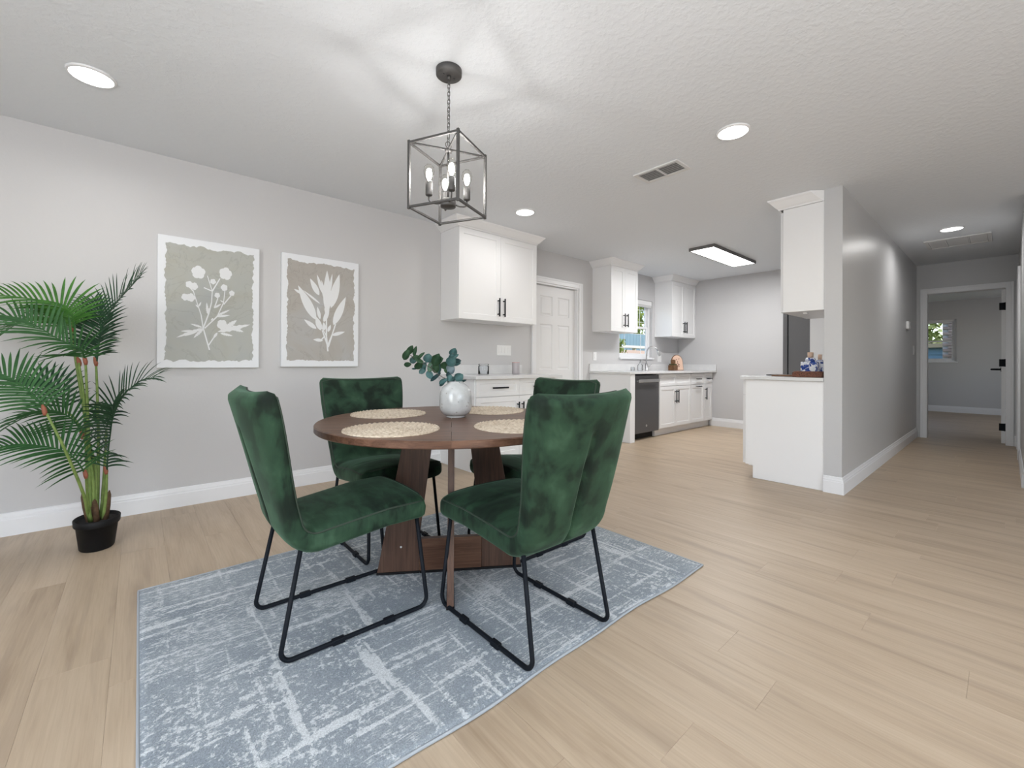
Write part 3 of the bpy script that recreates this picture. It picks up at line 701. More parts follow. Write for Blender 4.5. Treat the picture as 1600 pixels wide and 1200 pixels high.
# panel light over the kitchen
pl = thing('panel_light', (5.74, 2.41, H - .045), 'flat rectangular kitchen ceiling light with a black frame', 'ceiling light')
X0, X1, Y0, Y1 = 5.09, 6.37, 2.255, 2.565
bm = new_bm()
for a in ((X0, X1, Y0, Y0 + .013), (X0, X1, Y1 - .013, Y1), (X0, X0 + .013, Y0 + .013, Y1 - .013), (X1 - .013, X1, Y0 + .013, Y1 - .013)): box(bm, *a, H - .038, H - .0003, .002)
obj('light_frame', bm, M['panel_frame'], pl)
bm = new_bm(); box(bm, X0 + .0131, X1 - .0131, Y0 + .0131, Y1 - .0131, H - .034, H - .006); obj('diffuser', bm, M['panel_lens'], pl)
L = area_lamp('panel_lamp', (0, 0, 0), (0, 0, 0), 1.22, .26, P_PANEL, (1, 1, 1)); L.parent = pl; L.location = ((X0 + X1) / 2 - 5.74, 0, -.004)
# supply vent
vt = thing('air_vent', (2.90, 1.67, H - .012), 'small white slatted air vent in the ceiling', 'vent')
vx0, vx1, vy0, vy1 = 2.795, 3.0, 1.495, 1.845
bm = new_bm()
for a in ((vx0, vx1, vy0, vy0 + .026), (vx0, vx1, vy1 - .026, vy1), (vx0, vx0 + .026, vy0 + .026, vy1 - .026), (vx1 - .026, vx1, vy0 + .026, vy1 - .026), (vx0 + .026, vx1 - .026, 1.663, 1.677)): box(bm, *a, H - .010, H - .0005, .002)
obj('vent_frame', bm, M['vent'], vt)
bm = new_bm(); box(bm, vx0 + .02, vx1 - .02, vy0 + .02, vy1 - .02, H - .0025, H - .0005); obj('vent_backing', bm, M['vent_dark'], vt)
for ya, yb in ((vy0 + .027, 1.662), (1.678, vy1 - .027)):
    for k in range(6):
        xx = vx0 + .038 + k * .0255
        bm = new_bm(); prism(bm, [(xx - .008, H - .011), (xx + .006, H - .004), (xx + .008, H - .005), (xx - .006, H - .012)], 1, ya, yb)
        obj('slat', bm, M['vent'], vt)
# return grille
gr = thing('return_grille', (7.02, .37, H - .014), 'wide white return air grille in the hallway ceiling', 'vent')
gx0, gx1, gy0, gy1 = 6.78, 7.27, .11, .63
bm = new_bm()
for a in ((gx0, gx1, gy0, gy0 + .03), (gx0, gx1, gy1 - .03, gy1), (gx0, gx0 + .03, gy0 + .03, gy1 - .03), (gx1 - .03, gx1, gy0 + .03, gy1 - .03), (gx0 + .03, gx1 - .03, .276, .286), (gx0 + .03, gx1 - .03, .454, .464)): box(bm, *a, H - .014, H - .0005, .003)
obj('grille_frame', bm, M['vent'], gr)
bm = new_bm(); box(bm, gx0 + .02, gx1 - .02, gy0 + .02, gy1 - .02, H - .004, H - .0005); obj('filter_pad', bm, M['grille_filter'], gr)
for ya, yb in ((gy0 + .032, .274), (.288, .452), (.466, gy1 - .032)):
    bm = new_bm(); box(bm, gx0 + .034, gx1 - .034, ya, yb, H - .010, H - .0045, .002); obj('filter_panel', bm, M['vent'], gr)

# ================================================================== kitchen cabinets
CRP = [(0, 0), (.010, 0), (.014, .012), (.026, .020), (.060, .062), (.074, .074), (.078, .086), (0, .086)]
def crown(parent, x0, x1, yb, yf, z, left=True, right=True):
    pts = []
    prof = [(o, z + h) for o, h in CRP]
    bm = new_bm()
    # outward = left of travel: walk right-back -> right-front -> left-front -> left-back
    path = []
    if right: path.append((x1, yb))
    path += [(x1, yf), (x0, yf)]
    if left: path.append((x0, yb))
    path = path[::-1] if False else path
    sweep_path(bm, path, [(o, h) for o, h in prof]) if True else None
    obj('crown_moulding', bm, M['cab'], parent)
def upper_cabinet(x0, x1, yf, zb, zt, label, doors, hz=(1.505, 1.695), right=True, right_gap=0.0):
    r = thing('wall_cabinet', ((x0 + x1) / 2, YL, zb), label, 'cabinet', 'white wall cabinets')
    th = .020
    bm = new_bm(); box(bm, x0, x1, yf + th, YL - .001, zb, zt, .0015)
    for a in ((x0 + .02, yf + .05), (x1 - .06, yf + .05)): box(bm, a[0], a[0] + .03, a[1], a[1] + .02, zb - .004, zb + .001)
    obj('cabinet_body', bm, M['cab'], r)
    n = doors; w = (x1 - x0) / n
    for k in range(n):
        a, b = x0 + k * w + .0015, x0 + (k + 1) * w - .0015
        d = obj('door', shaker(a, b, zb + .002, zt - .004, yf), M['cab'], r)
        hx = b - .035 if k == 0 else a + .035
        tag(obj('handle', bar_handle(hx, yf, hz[0], hz[1]), M['black'], d), 'black bar handle')
    crown(r, x0, x1, YL - .001, yf + .012, zt, True, right)
    return r
upper_cabinet(2.336, 3.386, 3.485, 1.455, 2.353, 'white shaker wall cabinet nearest the camera, above the low counter', 2)
upper_cabinet(4.795, 5.430, 3.495, 1.465, 2.353, 'white shaker wall cabinet to the left of the kitchen window', 2, (1.53, 1.715))
upper_cabinet(6.420, 7.212, 3.508, 1.462, 2.353, 'white shaker wall cabinet in the corner right of the kitchen window', 2, (1.53, 1.715), right=False)

def base_cabinet(x0, x1, yf, label, layout, ctop=.885, toe_y=.075, name='base_cabinet'):
    """layout: list of (u0,u1,z0,z1,kind,handle) fronts"""
    r = thing(name, ((x0 + x1) / 2, (yf + YL) / 2, 0), label, 'cabinet', 'white base cabinets')
    bm = new_bm(); box(bm, x0, x1, yf + .020, YL - .001, .105, ctop - .001, .0015); box(bm, x0, x1, yf + toe_y, YL - .001, .001, .105)
    obj('cabinet_body', bm, M['cab'], r)
    for (u0, u1, z0, z1, kind, hd) in layout:
        f = obj('drawer_front' if kind == 'drawer' else 'door', shaker(u0 + .0015, u1 - .0015, z0 + .0015, z1 - .0015, yf, rail=.050 if kind != 'drawer' else .040), M['cab'], r)
        if hd == 'H': hb = bar_handle((u0 + u1) / 2 - .095, yf, (z0 + z1) / 2, x1=(u0 + u1) / 2 + .095)
        elif hd == 'h': hb = bar_handle((u0 + u1) / 2 - .07, yf, (z0 + z1) / 2, x1=(u0 + u1) / 2 + .07)
        elif hd == 'T': hb = bar_handle((u0 + u1) / 2 - .08, yf, z1 - .03, x1=(u0 + u1) / 2 + .08)
        elif hd == 'L': hb = bar_handle(u0 + .03, yf, z1 - .25, z1 - .06)
        elif hd == 'R': hb = bar_handle(u1 - .03, yf, z1 - .25, z1 - .06)
        else: hb = None
        if hb: tag(obj('handle', hb, M['black'], f), 'black bar handle')
    return r
base_cabinet(2.336, 3.42, 3.200, 'white base cabinet behind the dining table, two drawers over two doors',
    [(2.345, 2.880, .702, .868, 'drawer', 'H'), (2.880, 3.415, .702, .868, 'drawer', 'H'), (2.345, 2.880, .112, .699, 'door', 'R'), (2.880, 3.415, .112, .699, 'door', 'L')], ctop=.868)
def countertop(name, x0, x1, yf, z0, z1, label, splash, ret=False, xr=None, yb=YL - .001):
    r = thing(name, ((x0 + x1) / 2, (yf + yb) / 2, z0), label, 'countertop')
    bm = new_bm(); box(bm, x0, x1, yf, yb, z0, z1, .003); obj('slab', bm, M['quartz'], r)
    if splash:
        bm = new_bm(); box(bm, x0 + (0.0 if not xr else xr), x1, yb - .02, yb, z1 + .0002, z1 + .1, .002)
        obj('backsplash', bm, M['quartz'], r)
    if ret:
        bm = new_bm(); box(bm, x1 - .02, x1, yf, yb - .021, z1 + .0002, z1 + .1, .002); obj('side_splash', bm, M['quartz'], r)
    return r
countertop('countertop', 2.300, 3.455, 3.145, .870, .900, 'pale quartz countertop behind the vase on the dining table', True, xr=0)
# sink run
ep = struct  # alias unused
bm = new_bm(); box(bm, 4.755, 4.862, 3.165, YL - .001, .001, .884, .0015)
tag(obj('end_panel', bm, M['cab']), 'tall plain white end panel left of the dishwasher', 'panel')
base_cabinet(5.512, 6.425, 3.195, 'white sink base cabinet right of the dishwasher with two doors',
    [(5.516, 5.97, .705, .874, 'drawer', None), (5.97, 6.423, .705, .874, 'drawer', None), (5.516, 5.97, .112, .702, 'door', 'R'), (5.97, 6.423, .112, .702, 'door', 'L')])
base_cabinet(6.427, 6.865, 3.195, 'white pull-out base cabinet with two horizontal handles, right of the sink base',
    [(6.430, 6.862, .705, .874, 'drawer', 'h'), (6.430, 6.862, .112, .702, 'door', 'T')])
base_cabinet(6.867, 7.212, 3.195, 'narrow white base cabinet in the corner by the back wall',
    [(6.870, 7.150, .705, .874, 'drawer', 'h'), (6.870, 7.150, .112, .702, 'door', 'L')])
countertop('countertop', 4.725, 7.212, 3.150, .886, .915, 'pale quartz countertop of the sink run under the window', True, ret=True)
# dishwasher
dw = thing('dishwasher', (5.18, 3.5, 0), 'dark stainless dishwasher between end panel and sink cabinet', 'dishwasher')
bm = new_bm(); box(bm, 4.885, 5.500, 3.235, 3.78, .10, .875, .002); box(bm, 4.90, 5.49, 3.29, 3.78, .002, .10); obj('dishwasher_body', bm, M['black_matte'], dw)
bm = new_bm(); box(bm, 4.884, 5.503, 3.198, 3.234, .095, .868, .004); dd = obj('door', bm, M['steel'], dw)
bm = new_bm()
box(bm, 4.945, 5.450, 3.150, 3.170, .772, .815, .006); box(bm, 4.955, 4.985, 3.170, 3.198, .780, .807); box(bm, 5.41, 5.44, 3.170, 3.198, .780, .807)
tag(obj('handle', bm, M['steel_light'], dd), 'bright stainless bar handle')
bm = new_bm(); lathe(bm, [(0, 0), (.017, 0), (.017, .0015), (0, .0015)], (0, 0, 0), 20, caps=False); xf(bm, Matrix.Translation((5.19, 3.1978, .185)) @ Matrix.Rotation(PI / 2, 4, 'X')); obj('badge', bm, M['steel_light'], dd)

# stove-side run along the partition (fronts face +y)
pb = thing('base_cabinet', (4.57, 1.27, 0), 'white base cabinet end with plain side panel, against the partition', 'cabinet', 'white base cabinets')
bm = new_bm(); box(bm, 4.206, 4.95, YC2 + .001, 1.545, .105, .884, .0015); box(bm, 4.206, 4.95, YC2 + .001, 1.49, .001, .105); obj('cabinet_body', bm, M['cab'], pb)
bm = new_bm(); prism(bm, [(YC2 + .001, .0015), (1.503, .0015), (1.503, .118), (1.567, .118), (1.567, .884), (YC2 + .001, .884)], 0, 4.188, 4.2055); obj('side_panel', bm, M['cab'], pb)
for z0, z1, nm in ((.745, .880, 'drawer_front'), (.122, .741, 'door')):
    bm = shaker(0, .74, z0, z1, 0); xf(bm, Matrix.Translation((4.946, 1.593, 0)) @ Matrix.Rotation(PI, 4, 'Z'))
    f = obj(nm, bm, M['cab'], pb)
bm = new_bm(); r_ = thing('countertop', (4.57, 1.28, .886), 'pale quartz countertop holding the woven tray beside the partition', 'countertop')
box(bm, 4.160, 4.96, YC2 + .001, 1.604, .886, .915, .003); obj('slab', bm, M['quartz'], r_)
uc = thing('wall_cabinet', (4.57, YC2, 1.47), 'white wall cabinet seen from its plain side, on the partition', 'cabinet', 'white wall cabinets')
bm = new_bm(); box(bm, 4.188, 4.95, YC2 + .001, 1.268, 1.470, 2.352, .0015); box(bm, 4.30, 4.34, 1.12, 1.15, 1.457, 1.471, .002); obj('cabinet_body', bm, M['cab'], uc)
bm = shaker(0, .74, 1.472, 2.335, 0); xf(bm, Matrix.Translation((4.948, 1.292, 0)) @ Matrix.Rotation(PI, 4, 'Z')); obj('door', bm, M['cab'], uc)
bm = new_bm(); prof = [(o, 2.353 + h) for o, h in CRP]
sweep_path(bm, [(4.188, YC2 + .001), (4.188, 1.292), (4.95, 1.292)], prof)
for v_ in bm.verts:
    if v_.co.y < YC2 + .01 and v_.co.x < 4.187: v_.co.y += (4.188 - v_.co.x) * 1.02
obj('crown_moulding', bm, M['cab'], uc)
# range hood underside
# fridge and pantry panel deeper in the kitchen
fr = thing('refrigerator', (6.0, 1.35, 0), 'grey refrigerator side seen through the gap above the counter', 'refrigerator')
bm = new_bm(); box(bm, 5.66, 6.45, YC2 + .03, 1.655, .03, 1.76, .004); obj('fridge_body', bm, M['fridge'], fr)
bm = new_bm(); box(bm, 5.665, 6.05, 1.668, 1.715, .06, 1.755, .006); obj('fridge_door', bm, M['fridge'], fr)
bm = new_bm(); box(bm, 6.06, 6.445, 1.668, 1.715, .06, 1.755, .006); obj('fridge_door', bm, M['fridge'], fr)
bm = new_bm(); box(bm, 5.70, 6.40, 1.1, 1.64, 0.001, .03); obj('fridge_plinth', bm, M['black_matte'], fr)
bm = new_bm(); box(bm, 5.60, 5.64, YC2 + .001, 1.43, .001, 2.36, .002)
tag(obj('tall_panel', bm, M['cab']), 'tall white panel standing before the grey refrigerator', 'panel')

# wall plates
def plate(name, x, z, w, h, label, toggles, kind='rocker'):
    r = thing(name, (x, YL, z), label, 'switch' if kind == 'rocker' else 'outlet')
    bm = new_bm(); box(bm, x - w / 2, x + w / 2, YL - .006, YL - .0003, z - h / 2, z + h / 2, .002); obj('cover_plate', bm, M['plate'], r)
    for k in range(toggles):
        cx = x + (k - (toggles - 1) / 2) * .046
        bm = new_bm(); box(bm, cx - .0165, cx + .0165, YL - .010, YL - .006, z - .033, z + .033, .002); obj('rocker' if kind == 'rocker' else 'socket', bm, M['plate'], r)
plate('switch_plate', 3.185, 1.168, .212, .118, 'wide white switch plate above the low counter', 4)
plate('wall_outlet', 4.855, 1.125, .075, .118, 'white outlet plate left of the kitchen window', 1, 'outlet')
plate('wall_outlet', 6.572, 1.112, .115, .118, 'white outlet plate right of the faucet', 2, 'outlet')
th_ = thing('thermostat', (7.50, YC, 1.54), 'small white thermostat on the hallway wall', 'thermostat')
bm = new_bm(); box(bm, 7.42, 7.58, YC - .028, YC - .0003, 1.49, 1.585, .005); obj('housing', bm, M['plate'], th_)
bm = new_bm(); box(bm, 7.47, 7.54, YC - .0295, YC - .028, 1.535, 1.57, 0); obj('display', bm, M['grille_filter'], th_)
sw = thing('switch_plate', (8.10, YC, 1.23), 'single white switch plate by the hallway doorway', 'switch')
bm = new_bm(); box(bm, 8.06, 8.14, YC - .006, YC - .0003, 1.17, 1.29, .002); obj('cover_plate', bm, M['plate'], sw)
bm = new_bm(); box(bm, 8.083, 8.117, YC - .010, YC - .006, 1.197, 1.263, .002); obj('rocker', bm, M['plate'], sw)
# ================================================================== rug
RZ = .011
rug = thing('area_rug', (1.08, 1.76, 0), 'blue grey distressed area rug under the dining set', 'rug')
RX0, RX1, RY0, RY1 = .004, 2.160, 1.010, 2.512
bm = new_bm(); nx, ny = 96, 66
def edge_wave(x): return .006 * math.sin(x * 5.1 + .6) + .004 * math.sin(x * 11.7 + 2)
g = []
for i in range(nx + 1):
    row = []
    for j in range(ny + 1):
        x = RX0 + (RX1 - RX0) * i / nx; y = RY0 + (RY1 - RY0) * j / ny
        y += edge_wave(x) * (1 - j / ny) ** 3
        z = RZ - (.003 if i in (0, nx) or j in (0, ny) else 0) + .0006 * math.sin(x * 9 + y * 4)
        row.append(bm.verts.new((x, y, z)))
    g.append(row)
for i in range(nx):
    for j in range(ny):
        f = bm.faces.new((g[i][j], g[i + 1][j], g[i + 1][j + 1], g[i][j + 1])); f.smooth = True
border = [g[i][0] for i in range(nx + 1)] + [g[nx][j] for j in range(1, ny + 1)] + [g[i][ny] for i in range(nx - 1, -1, -1)] + [g[0][j] for j in range(ny - 1, 0, -1)]
low = [bm.verts.new((v.co.x, v.co.y, .0012)) for v in border]
for k in range(len(border)):
    bm.faces.new((border[k], low[k], low[(k + 1) % len(low)], border[(k + 1) % len(border)]))
loop = [(v.co.x, v.co.y, .0062) for v in border]
obj('pile', bm, M['rug'], rug, recalc=False)
bm = new_bm(); tube(bm, loop, .0048, 6, closed=True); obj('binding', bm, M['rug_edge'], rug)

# ================================================================== dining table
TC = Vector((1.155, 1.780)); TR = .612; TZ = .75
ANG = math.atan2(TC.y, TC.x)
tb = thing('dining_table', (TC.x, TC.y, RZ), 'round dark walnut dining table with a split top and cross base', 'table')
def half_top(side):
    bm = new_bm(); N = 64; prof = [(TR - .004, TZ - .030), (TR, TZ - .026), (TR, TZ - .004), (TR - .004, TZ)]
    rings = []
    a0 = ANG + (0 if side > 0 else PI)
    gapv = .0006
    nrm = Vector((-math.sin(ANG), math.cos(ANG))) * gapv * side
    for r, z in prof:
        rings.append([bm.verts.new((TC.x + nrm.x + r * math.cos(a0 + PI * k / N), TC.y + nrm.y + r * math.sin(a0 + PI * k / N), z)) for k in range(N + 1)])
    for p, q in zip(rings[:-1], rings[1:]):
        for k in range(N): bm.faces.new((p[k], p[k + 1], q[k + 1], q[k]))
    bm.faces.new(rings[0][::-1]); bm.faces.new(rings[-1])
    bm.faces.new([r[0] for r in rings]); bm.faces.new([r[-1] for r in rings])
    return bm
for s in (1, -1): obj('tabletop_half', half_top(s), M['walnut'], tb)
# cross base: four tapering upright boards and two bottom rails
def base_board(ang, th=.028, near=.016):
    """board in the vertical plane at angle ang, from near the axis outward"""
    bm = new_bm()
    pts = [(.145, RZ + .160), (.345, RZ + .012), (.215, TZ - .0305), (.080, TZ - .0305)]
    pts = [(.150, RZ + .012), (.345, RZ + .012), (.215, TZ - .0305), (.080, TZ - .0305), (.150, RZ + .165)]
    prism(bm, [(u, z) for u, z in pts], 1, -th / 2, th / 2, .002)
    xf(bm, Matrix.Translation((TC.x, TC.y, 0)) @ Matrix.Rotation(ang, 4, 'Z')); return bm
for k, a in enumerate((ANG + PI, ANG + PI / 2, ANG, ANG - PI / 2)):
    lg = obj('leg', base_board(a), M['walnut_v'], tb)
    bm = new_bm(); box(bm, .148, .348, -.017, .017, RZ + .0008, RZ + .0115, .002); xf(bm, Matrix.Translation((TC.x, TC.y, 0)) @ Matrix.Rotation(a, 4, 'Z'))
    obj('foot_strip', bm, M['black_matte'], lg)
    if k == 1 or k == 3:
        bm = new_bm(); lathe(bm, [(0, 0), (.005, 0), (.005, .001), (0, .001)], (0, 0, 0), 12, caps=False)
        sgn = 1 if k == 1 else -1
        xf(bm, Matrix.Translation((TC.x, TC.y, 0)) @ Matrix.Rotation(a, 4, 'Z') @ Matrix.Translation((.235, sgn * .0141, RZ + .13)) @ Matrix.Rotation(-sgn * PI / 2, 4, 'X'))
        if k == 1: obj('bolt_cap', bm, M['plate'], lg)
        else: bm.free()
for a in (ANG, ANG + PI / 2):
    bm = new_bm()
    if a == ANG:
        for u0, u1 in ((-.1495, -.0142), (.0142, .1495)): box(bm, u0, u1, -.013, .013, RZ + .012, RZ + .164, .0015)
    else: box(bm, -.1495, .1495, -.014, .014, RZ + .012, RZ + .164, .0015)
    xf(bm, Matrix.Translation((TC.x, TC.y, 0)) @ Matrix.Rotation(a, 4, 'Z'))
    obj('bottom_rail', bm, M['walnut'], tb)
    bm = new_bm(); box(bm, -.147, .147, -.017, .017, RZ + .0008, RZ + .0115, .001) if a != ANG else None
    if a != ANG:
        xf(bm, Matrix.Translation((TC.x, TC.y, 0)) @ Matrix.Rotation(a, 4, 'Z')); obj('foot_strip', bm, M['black_matte'], tb)
    else: bm.free()

# ================================================================== dining chairs (local: forward = +x)
def chair_path(n=56):
    """centre line of the one-piece shell from the seat front to the top of the back (x, z)"""
    pts = fillet([(.264, 0, .432), (.10, 0, .428), (-.218, 0, .388), (-.366, 0, .917)], .085, 10)
    pts = [Vector((p.x, 0, p.z)) for p in pts]
    L = [0]
    for a, b in zip(pts[:-1], pts[1:]): L.append(L[-1] + (b - a).length)
    tot = L[-1]; out = []
    for i in range(n + 1):
        s = i / n
        s = s - .045 * math.sin(4 * PI * s) / (2 * PI) * 0
        t_ = s * tot; k = max(j for j in range(len(L)) if L[j] <= t_ + 1e-9); k = min(k, len(pts) - 2)
        f = (t_ - L[k]) / max(1e-9, L[k + 1] - L[k]); out.append((pts[k].lerp(pts[k + 1], f), t_))
    return out, tot
CP, CTOT = chair_path(72)
def smooth01(x): x = max(0, min(1, x)); return x * x * (3 - 2 * x)
def sgnpow(v, e): return math.copysign(abs(v) ** e, v)
BEND = .485
def shell_station(p, s, T):
    f = s / CTOT
    back = smooth01((f - .40) / .16)
    wid = .231 + (.214 - .231) * smooth01(f / .4) + back * (.258 - .214) * smooth01((f - .45) / .5)
    th = .050 * (1 - back) + .034 * back
    r0 = .022; r1 = .026
    endk = 1.0; wk = 0.0
    if s < r0: q = 1 - s / r0; endk = math.sqrt(max(0.0, 1 - q * q)); wk = .020 * q * q
    e = CTOT - s
    if e < r1: q = 1 - e / r1; endk = math.sqrt(max(0.0, 1 - q * q)); wk = .020 * q * q
    return wid - wk, max(th * endk, .0015), back
def shell_point(i, ang):
    p, s = CP[i]; a = CP[max(i - 1, 0)][0]; b = CP[min(i + 1, len(CP) - 1)][0]
    T = (b - a).normalized(); N = Vector((-T.z, 0, T.x))       # N points to the sitter side for the seat: up
    if N.z < 0 and abs(T.x) > .5: N = -N
    N = Vector((T.z, 0, -T.x)) 
    w_, t_, back = shell_station(p, s, T)
    c, si = math.cos(ang), math.sin(ang)
    y = w_ * sgnpow(c, .30); nn = t_ * sgnpow(si, .55)
    u = y / w_
    # sitter-side crown and winged back
    f = s / CTOT
    wing = (.010 + .034 * smooth01((f - .55) / .45)) * back * u * u
    dish = .008 * (1 - back) * (1 - u * u) * smooth01(f / .12)
    off = nn + wing + (dish if si > 0 else dish * .2)
    if si > 0:
        off += .006 * (1 - u * u) * (1 - u * u)
        if .395 < f < .40: off -= .0
        if abs(f - .86) < .009 and abs(u) < .72: off -= .0045       # stitched seam across the back
        if abs(f - .20) < .009 and abs(u) < .80: off -= .003        # seam across the seat
    else:
        # pleat down the middle of the rear face
        if f > .46 and f < .90:
            k = math.exp(-(u / .05) ** 2); off += .024 * k * smooth01((.90 - f) / .05) * (.55 + .45 * smooth01((.80 - f) / .06))
        off += .010 * u * u * back * 0
    return p + N * off + Vector((0, y, 0))
def fix_normal_side():
    p = shell_point(10, PI / 2).z - shell_point(10, -PI / 2).z
    return p
FLIP = fix_normal_side() < 0
if FLIP:
    _sp = shell_point
    def shell_point(i, ang, _sp=_sp):
        p, s = CP[i]; q = _sp(i, ang); d = q - p; return Vector((p.x - d.x, d.y, p.z - d.z))
def shell_mesh(i0, i1):
    bm = new_bm(); A = []
    # dense sampling along the two broad faces
    us = [math.cos(PI * k / 30) for k in range(31)]
    for u in us:
        u_ = max(-1, min(1, u)); c = sgnpow(u_, 1 / .30) if False else None
    angs = []
    for k in range(25): 
        yy = 1 - 2 * k / 24.0; yy = math.copysign(abs(yy) ** .8, yy) if abs(yy) > .3 else yy * (.3 ** .8) / .3
        c = sgnpow(yy, 1 / .30); angs.append(math.acos(max(-1, min(1, c))))
    # pleat needs fine columns: add central ones
    for yy in (-.06, -.035, -.015, 0.0, .015, .035, .06): angs.append(math.acos(sgnpow(yy, 1 / .30)))
    for k in range(1, 6): angs.append(.5 * k / 6); angs.append(PI - .5 * k / 6)
    angs = sorted(set(round(a, 5) for a in angs)); half = [a for a in angs if 0 < a < PI]
    ring_angs = [0.0] + half + [PI] + [-a for a in half[::-1]]
    rings = [[bm.verts.new(shell_point(i, a)) for a in ring_angs] for i in range(i0, i1 + 1)]
    n = len(ring_angs)
    for a, b in zip(rings[:-1], rings[1:]):
        for k in range(n):
            f = bm.faces.new((a[k], a[(k + 1) % n], b[(k + 1) % n], b[k])); f.smooth = True
    if i0 == 0: bm.faces.new(rings[0])
    if i1 == len(CP) - 1: bm.faces.new(rings[-1])
    bmesh.ops.remove_doubles(bm, verts=bm.verts[:], dist=2e-5)
    return bm
IB = int(BEND * 72)
def piping_pts():
    def edge(i, side):
        ang = math.asin(.42); a = ang if side > 0 else PI - ang
        q = shell_point(i, a); q.y += .0012 * side; return q
    n = len(CP) - 1
    right = [edge(i, 1) for i in range(2, n - 1)]; left = [edge(i, -1) for i in range(n - 2, 1, -1)]
    def across(i, d):
        out = []
        for k in range(1, 12):
            yy = .92 - 1.84 * k / 12; yy *= d
            q = shell_point(i, math.acos(sgnpow(yy, 1 / .30))); out.append(q)
        return out
    return right + across(n - 1, 1) + left + across(1, -1)
def sled(side):
    y = .203 * side
    yt = .185 * side
    pts = fillet([(-.205, yt, .392), (-.2775, y, RZ + .0105), (.2775, y, RZ + .0105), (.235, yt, .388)], .034, 8)
    bm = new_bm(); tube(bm, pts, .0082, 10); return bm
def make_chair(label):
    r = thing('dining_chair', (0, 0, 0), label, 'chair', 'green velvet chairs around the dining table')
    ROOTLOC[r.name] = (0, 0, 0)
    obj('seat', shell_mesh(0, IB), M['velvet'], r)
    obj('backrest', shell_mesh(IB, len(CP) - 1), M['velvet'], r)
    bm = new_bm(); tube(bm, piping_pts(), .0034, 6, closed=True); obj('piping', bm, M['piping'], r)
    for s in (1, -1):
        lg = obj('sled_leg', sled(s), M['black'], r)
        for x in (-.085, .11):
            bm = new_bm(); box(bm, x - .022, x + .022, .203 * s - .0105, .203 * s + .0105, RZ + .0007, RZ + .021, .003); obj('floor_glide', bm, M['black'], lg)
    for x in (-.195, .225):
        bm = new_bm(); cyl(bm, (x, -.17, .398), (x, .17, .398), .008, 8); obj('seat_bar', bm, M['black'], r)
    return r
ca = make_chair('green velvet chair nearest the potted palm, its back to the palm')
def place_chair(o, x, y, deg, label=None):
    o.location = (x, y, 0); o.rotation_euler = (0, 0, math.radians(deg))
    if label: o['label'] = label
    return o
chairs = [ca, dup(ca), dup(ca), dup(ca)]
place_chair(chairs[0], .632, 1.778, 0)
place_chair(chairs[1], 1.168, 1.278, 90.3, 'green velvet chair nearest the camera, its pleated rear facing the camera')
place_chair(chairs[2], 1.062, 2.335, -90, 'green velvet chair on the far side of the table, beside the grey wall')
place_chair(chairs[3], 1.702, 1.812, 180, 'green velvet chair on the kitchen side of the table, mostly hidden behind another chair')

# ================================================================== placemats
def placemat_mesh(R=.190):
    bm = new_bm(); nrg, nth = 66, 200; p = R / 10.0
    c = bm.verts.new((0, 0, .007)); prev = None
    def h(r, th):
        ring = int(r / p + .5); m = max(6, int(2 * PI * max(r, p) / .024)); rr = (ring + .0) * p
        mm = max(6, int(2 * PI * max(rr, p) / .024))
        return .0030 + .0070 * (.5 + .5 * math.cos(2 * PI * r / p)) * (.55 + .45 * math.cos(mm * th + ring * 2.4 + 9 * (r - rr) / p))
    for i in range(1, nrg + 1):
        r = R * i / nrg; ring = []
        for k in range(nth):
            th = 2 * PI * k / nth
            rr = r * (1 + (.010 * math.sin(62 * th) + .006 * math.sin(3 * th + 1)) * (i / nrg) ** 6)
            ring.append(bm.verts.new((rr * math.cos(th), rr * math.sin(th), h(r, th) if i < nrg else .0015)))
        if prev is None:
            for k in range(nth): bm.faces.new((c, ring[k], ring[(k + 1) % nth])).smooth = True
        else:
            for k in range(nth): bm.faces.new((prev[k], ring[k], ring[(k + 1) % nth], prev[(k + 1) % nth])).smooth = True
        prev = ring
    low = [bm.verts.new((v.co.x, v.co.y, .0003)) for v in prev]
    for k in range(nth): bm.faces.new((prev[k], low[k], low[(k + 1) % nth], prev[(k + 1) % nth]))
    bm.faces.new(low[::-1])
    return bm
pm = obj('placemat', placemat_mesh(), M['rattan'], local=True)
tag(pm, 'round woven placemat nearest the palm-side chair, largest in view', 'placemat', 'round woven placemats')
mats = [pm, pm.copy(), pm.copy(), pm.copy()]
for m_ in mats[1:]: COL.objects.link(m_)
for m_, (x, y), rz, lb in zip(mats, ((.775, 1.632), (.995, 2.135), (1.515, 1.930), (1.232, 1.375)), (.2, 1.1, 2.3, 3.6),
        (None, 'round woven placemat before the far chair under the flower pictures', 'round woven placemat right behind the white vase', 'round woven placemat partly hidden by the front chair back')):
    m_.location = (x, y, TZ); m_.rotation_euler = (0, 0, rz)
    if lb: m_['label'] = lb

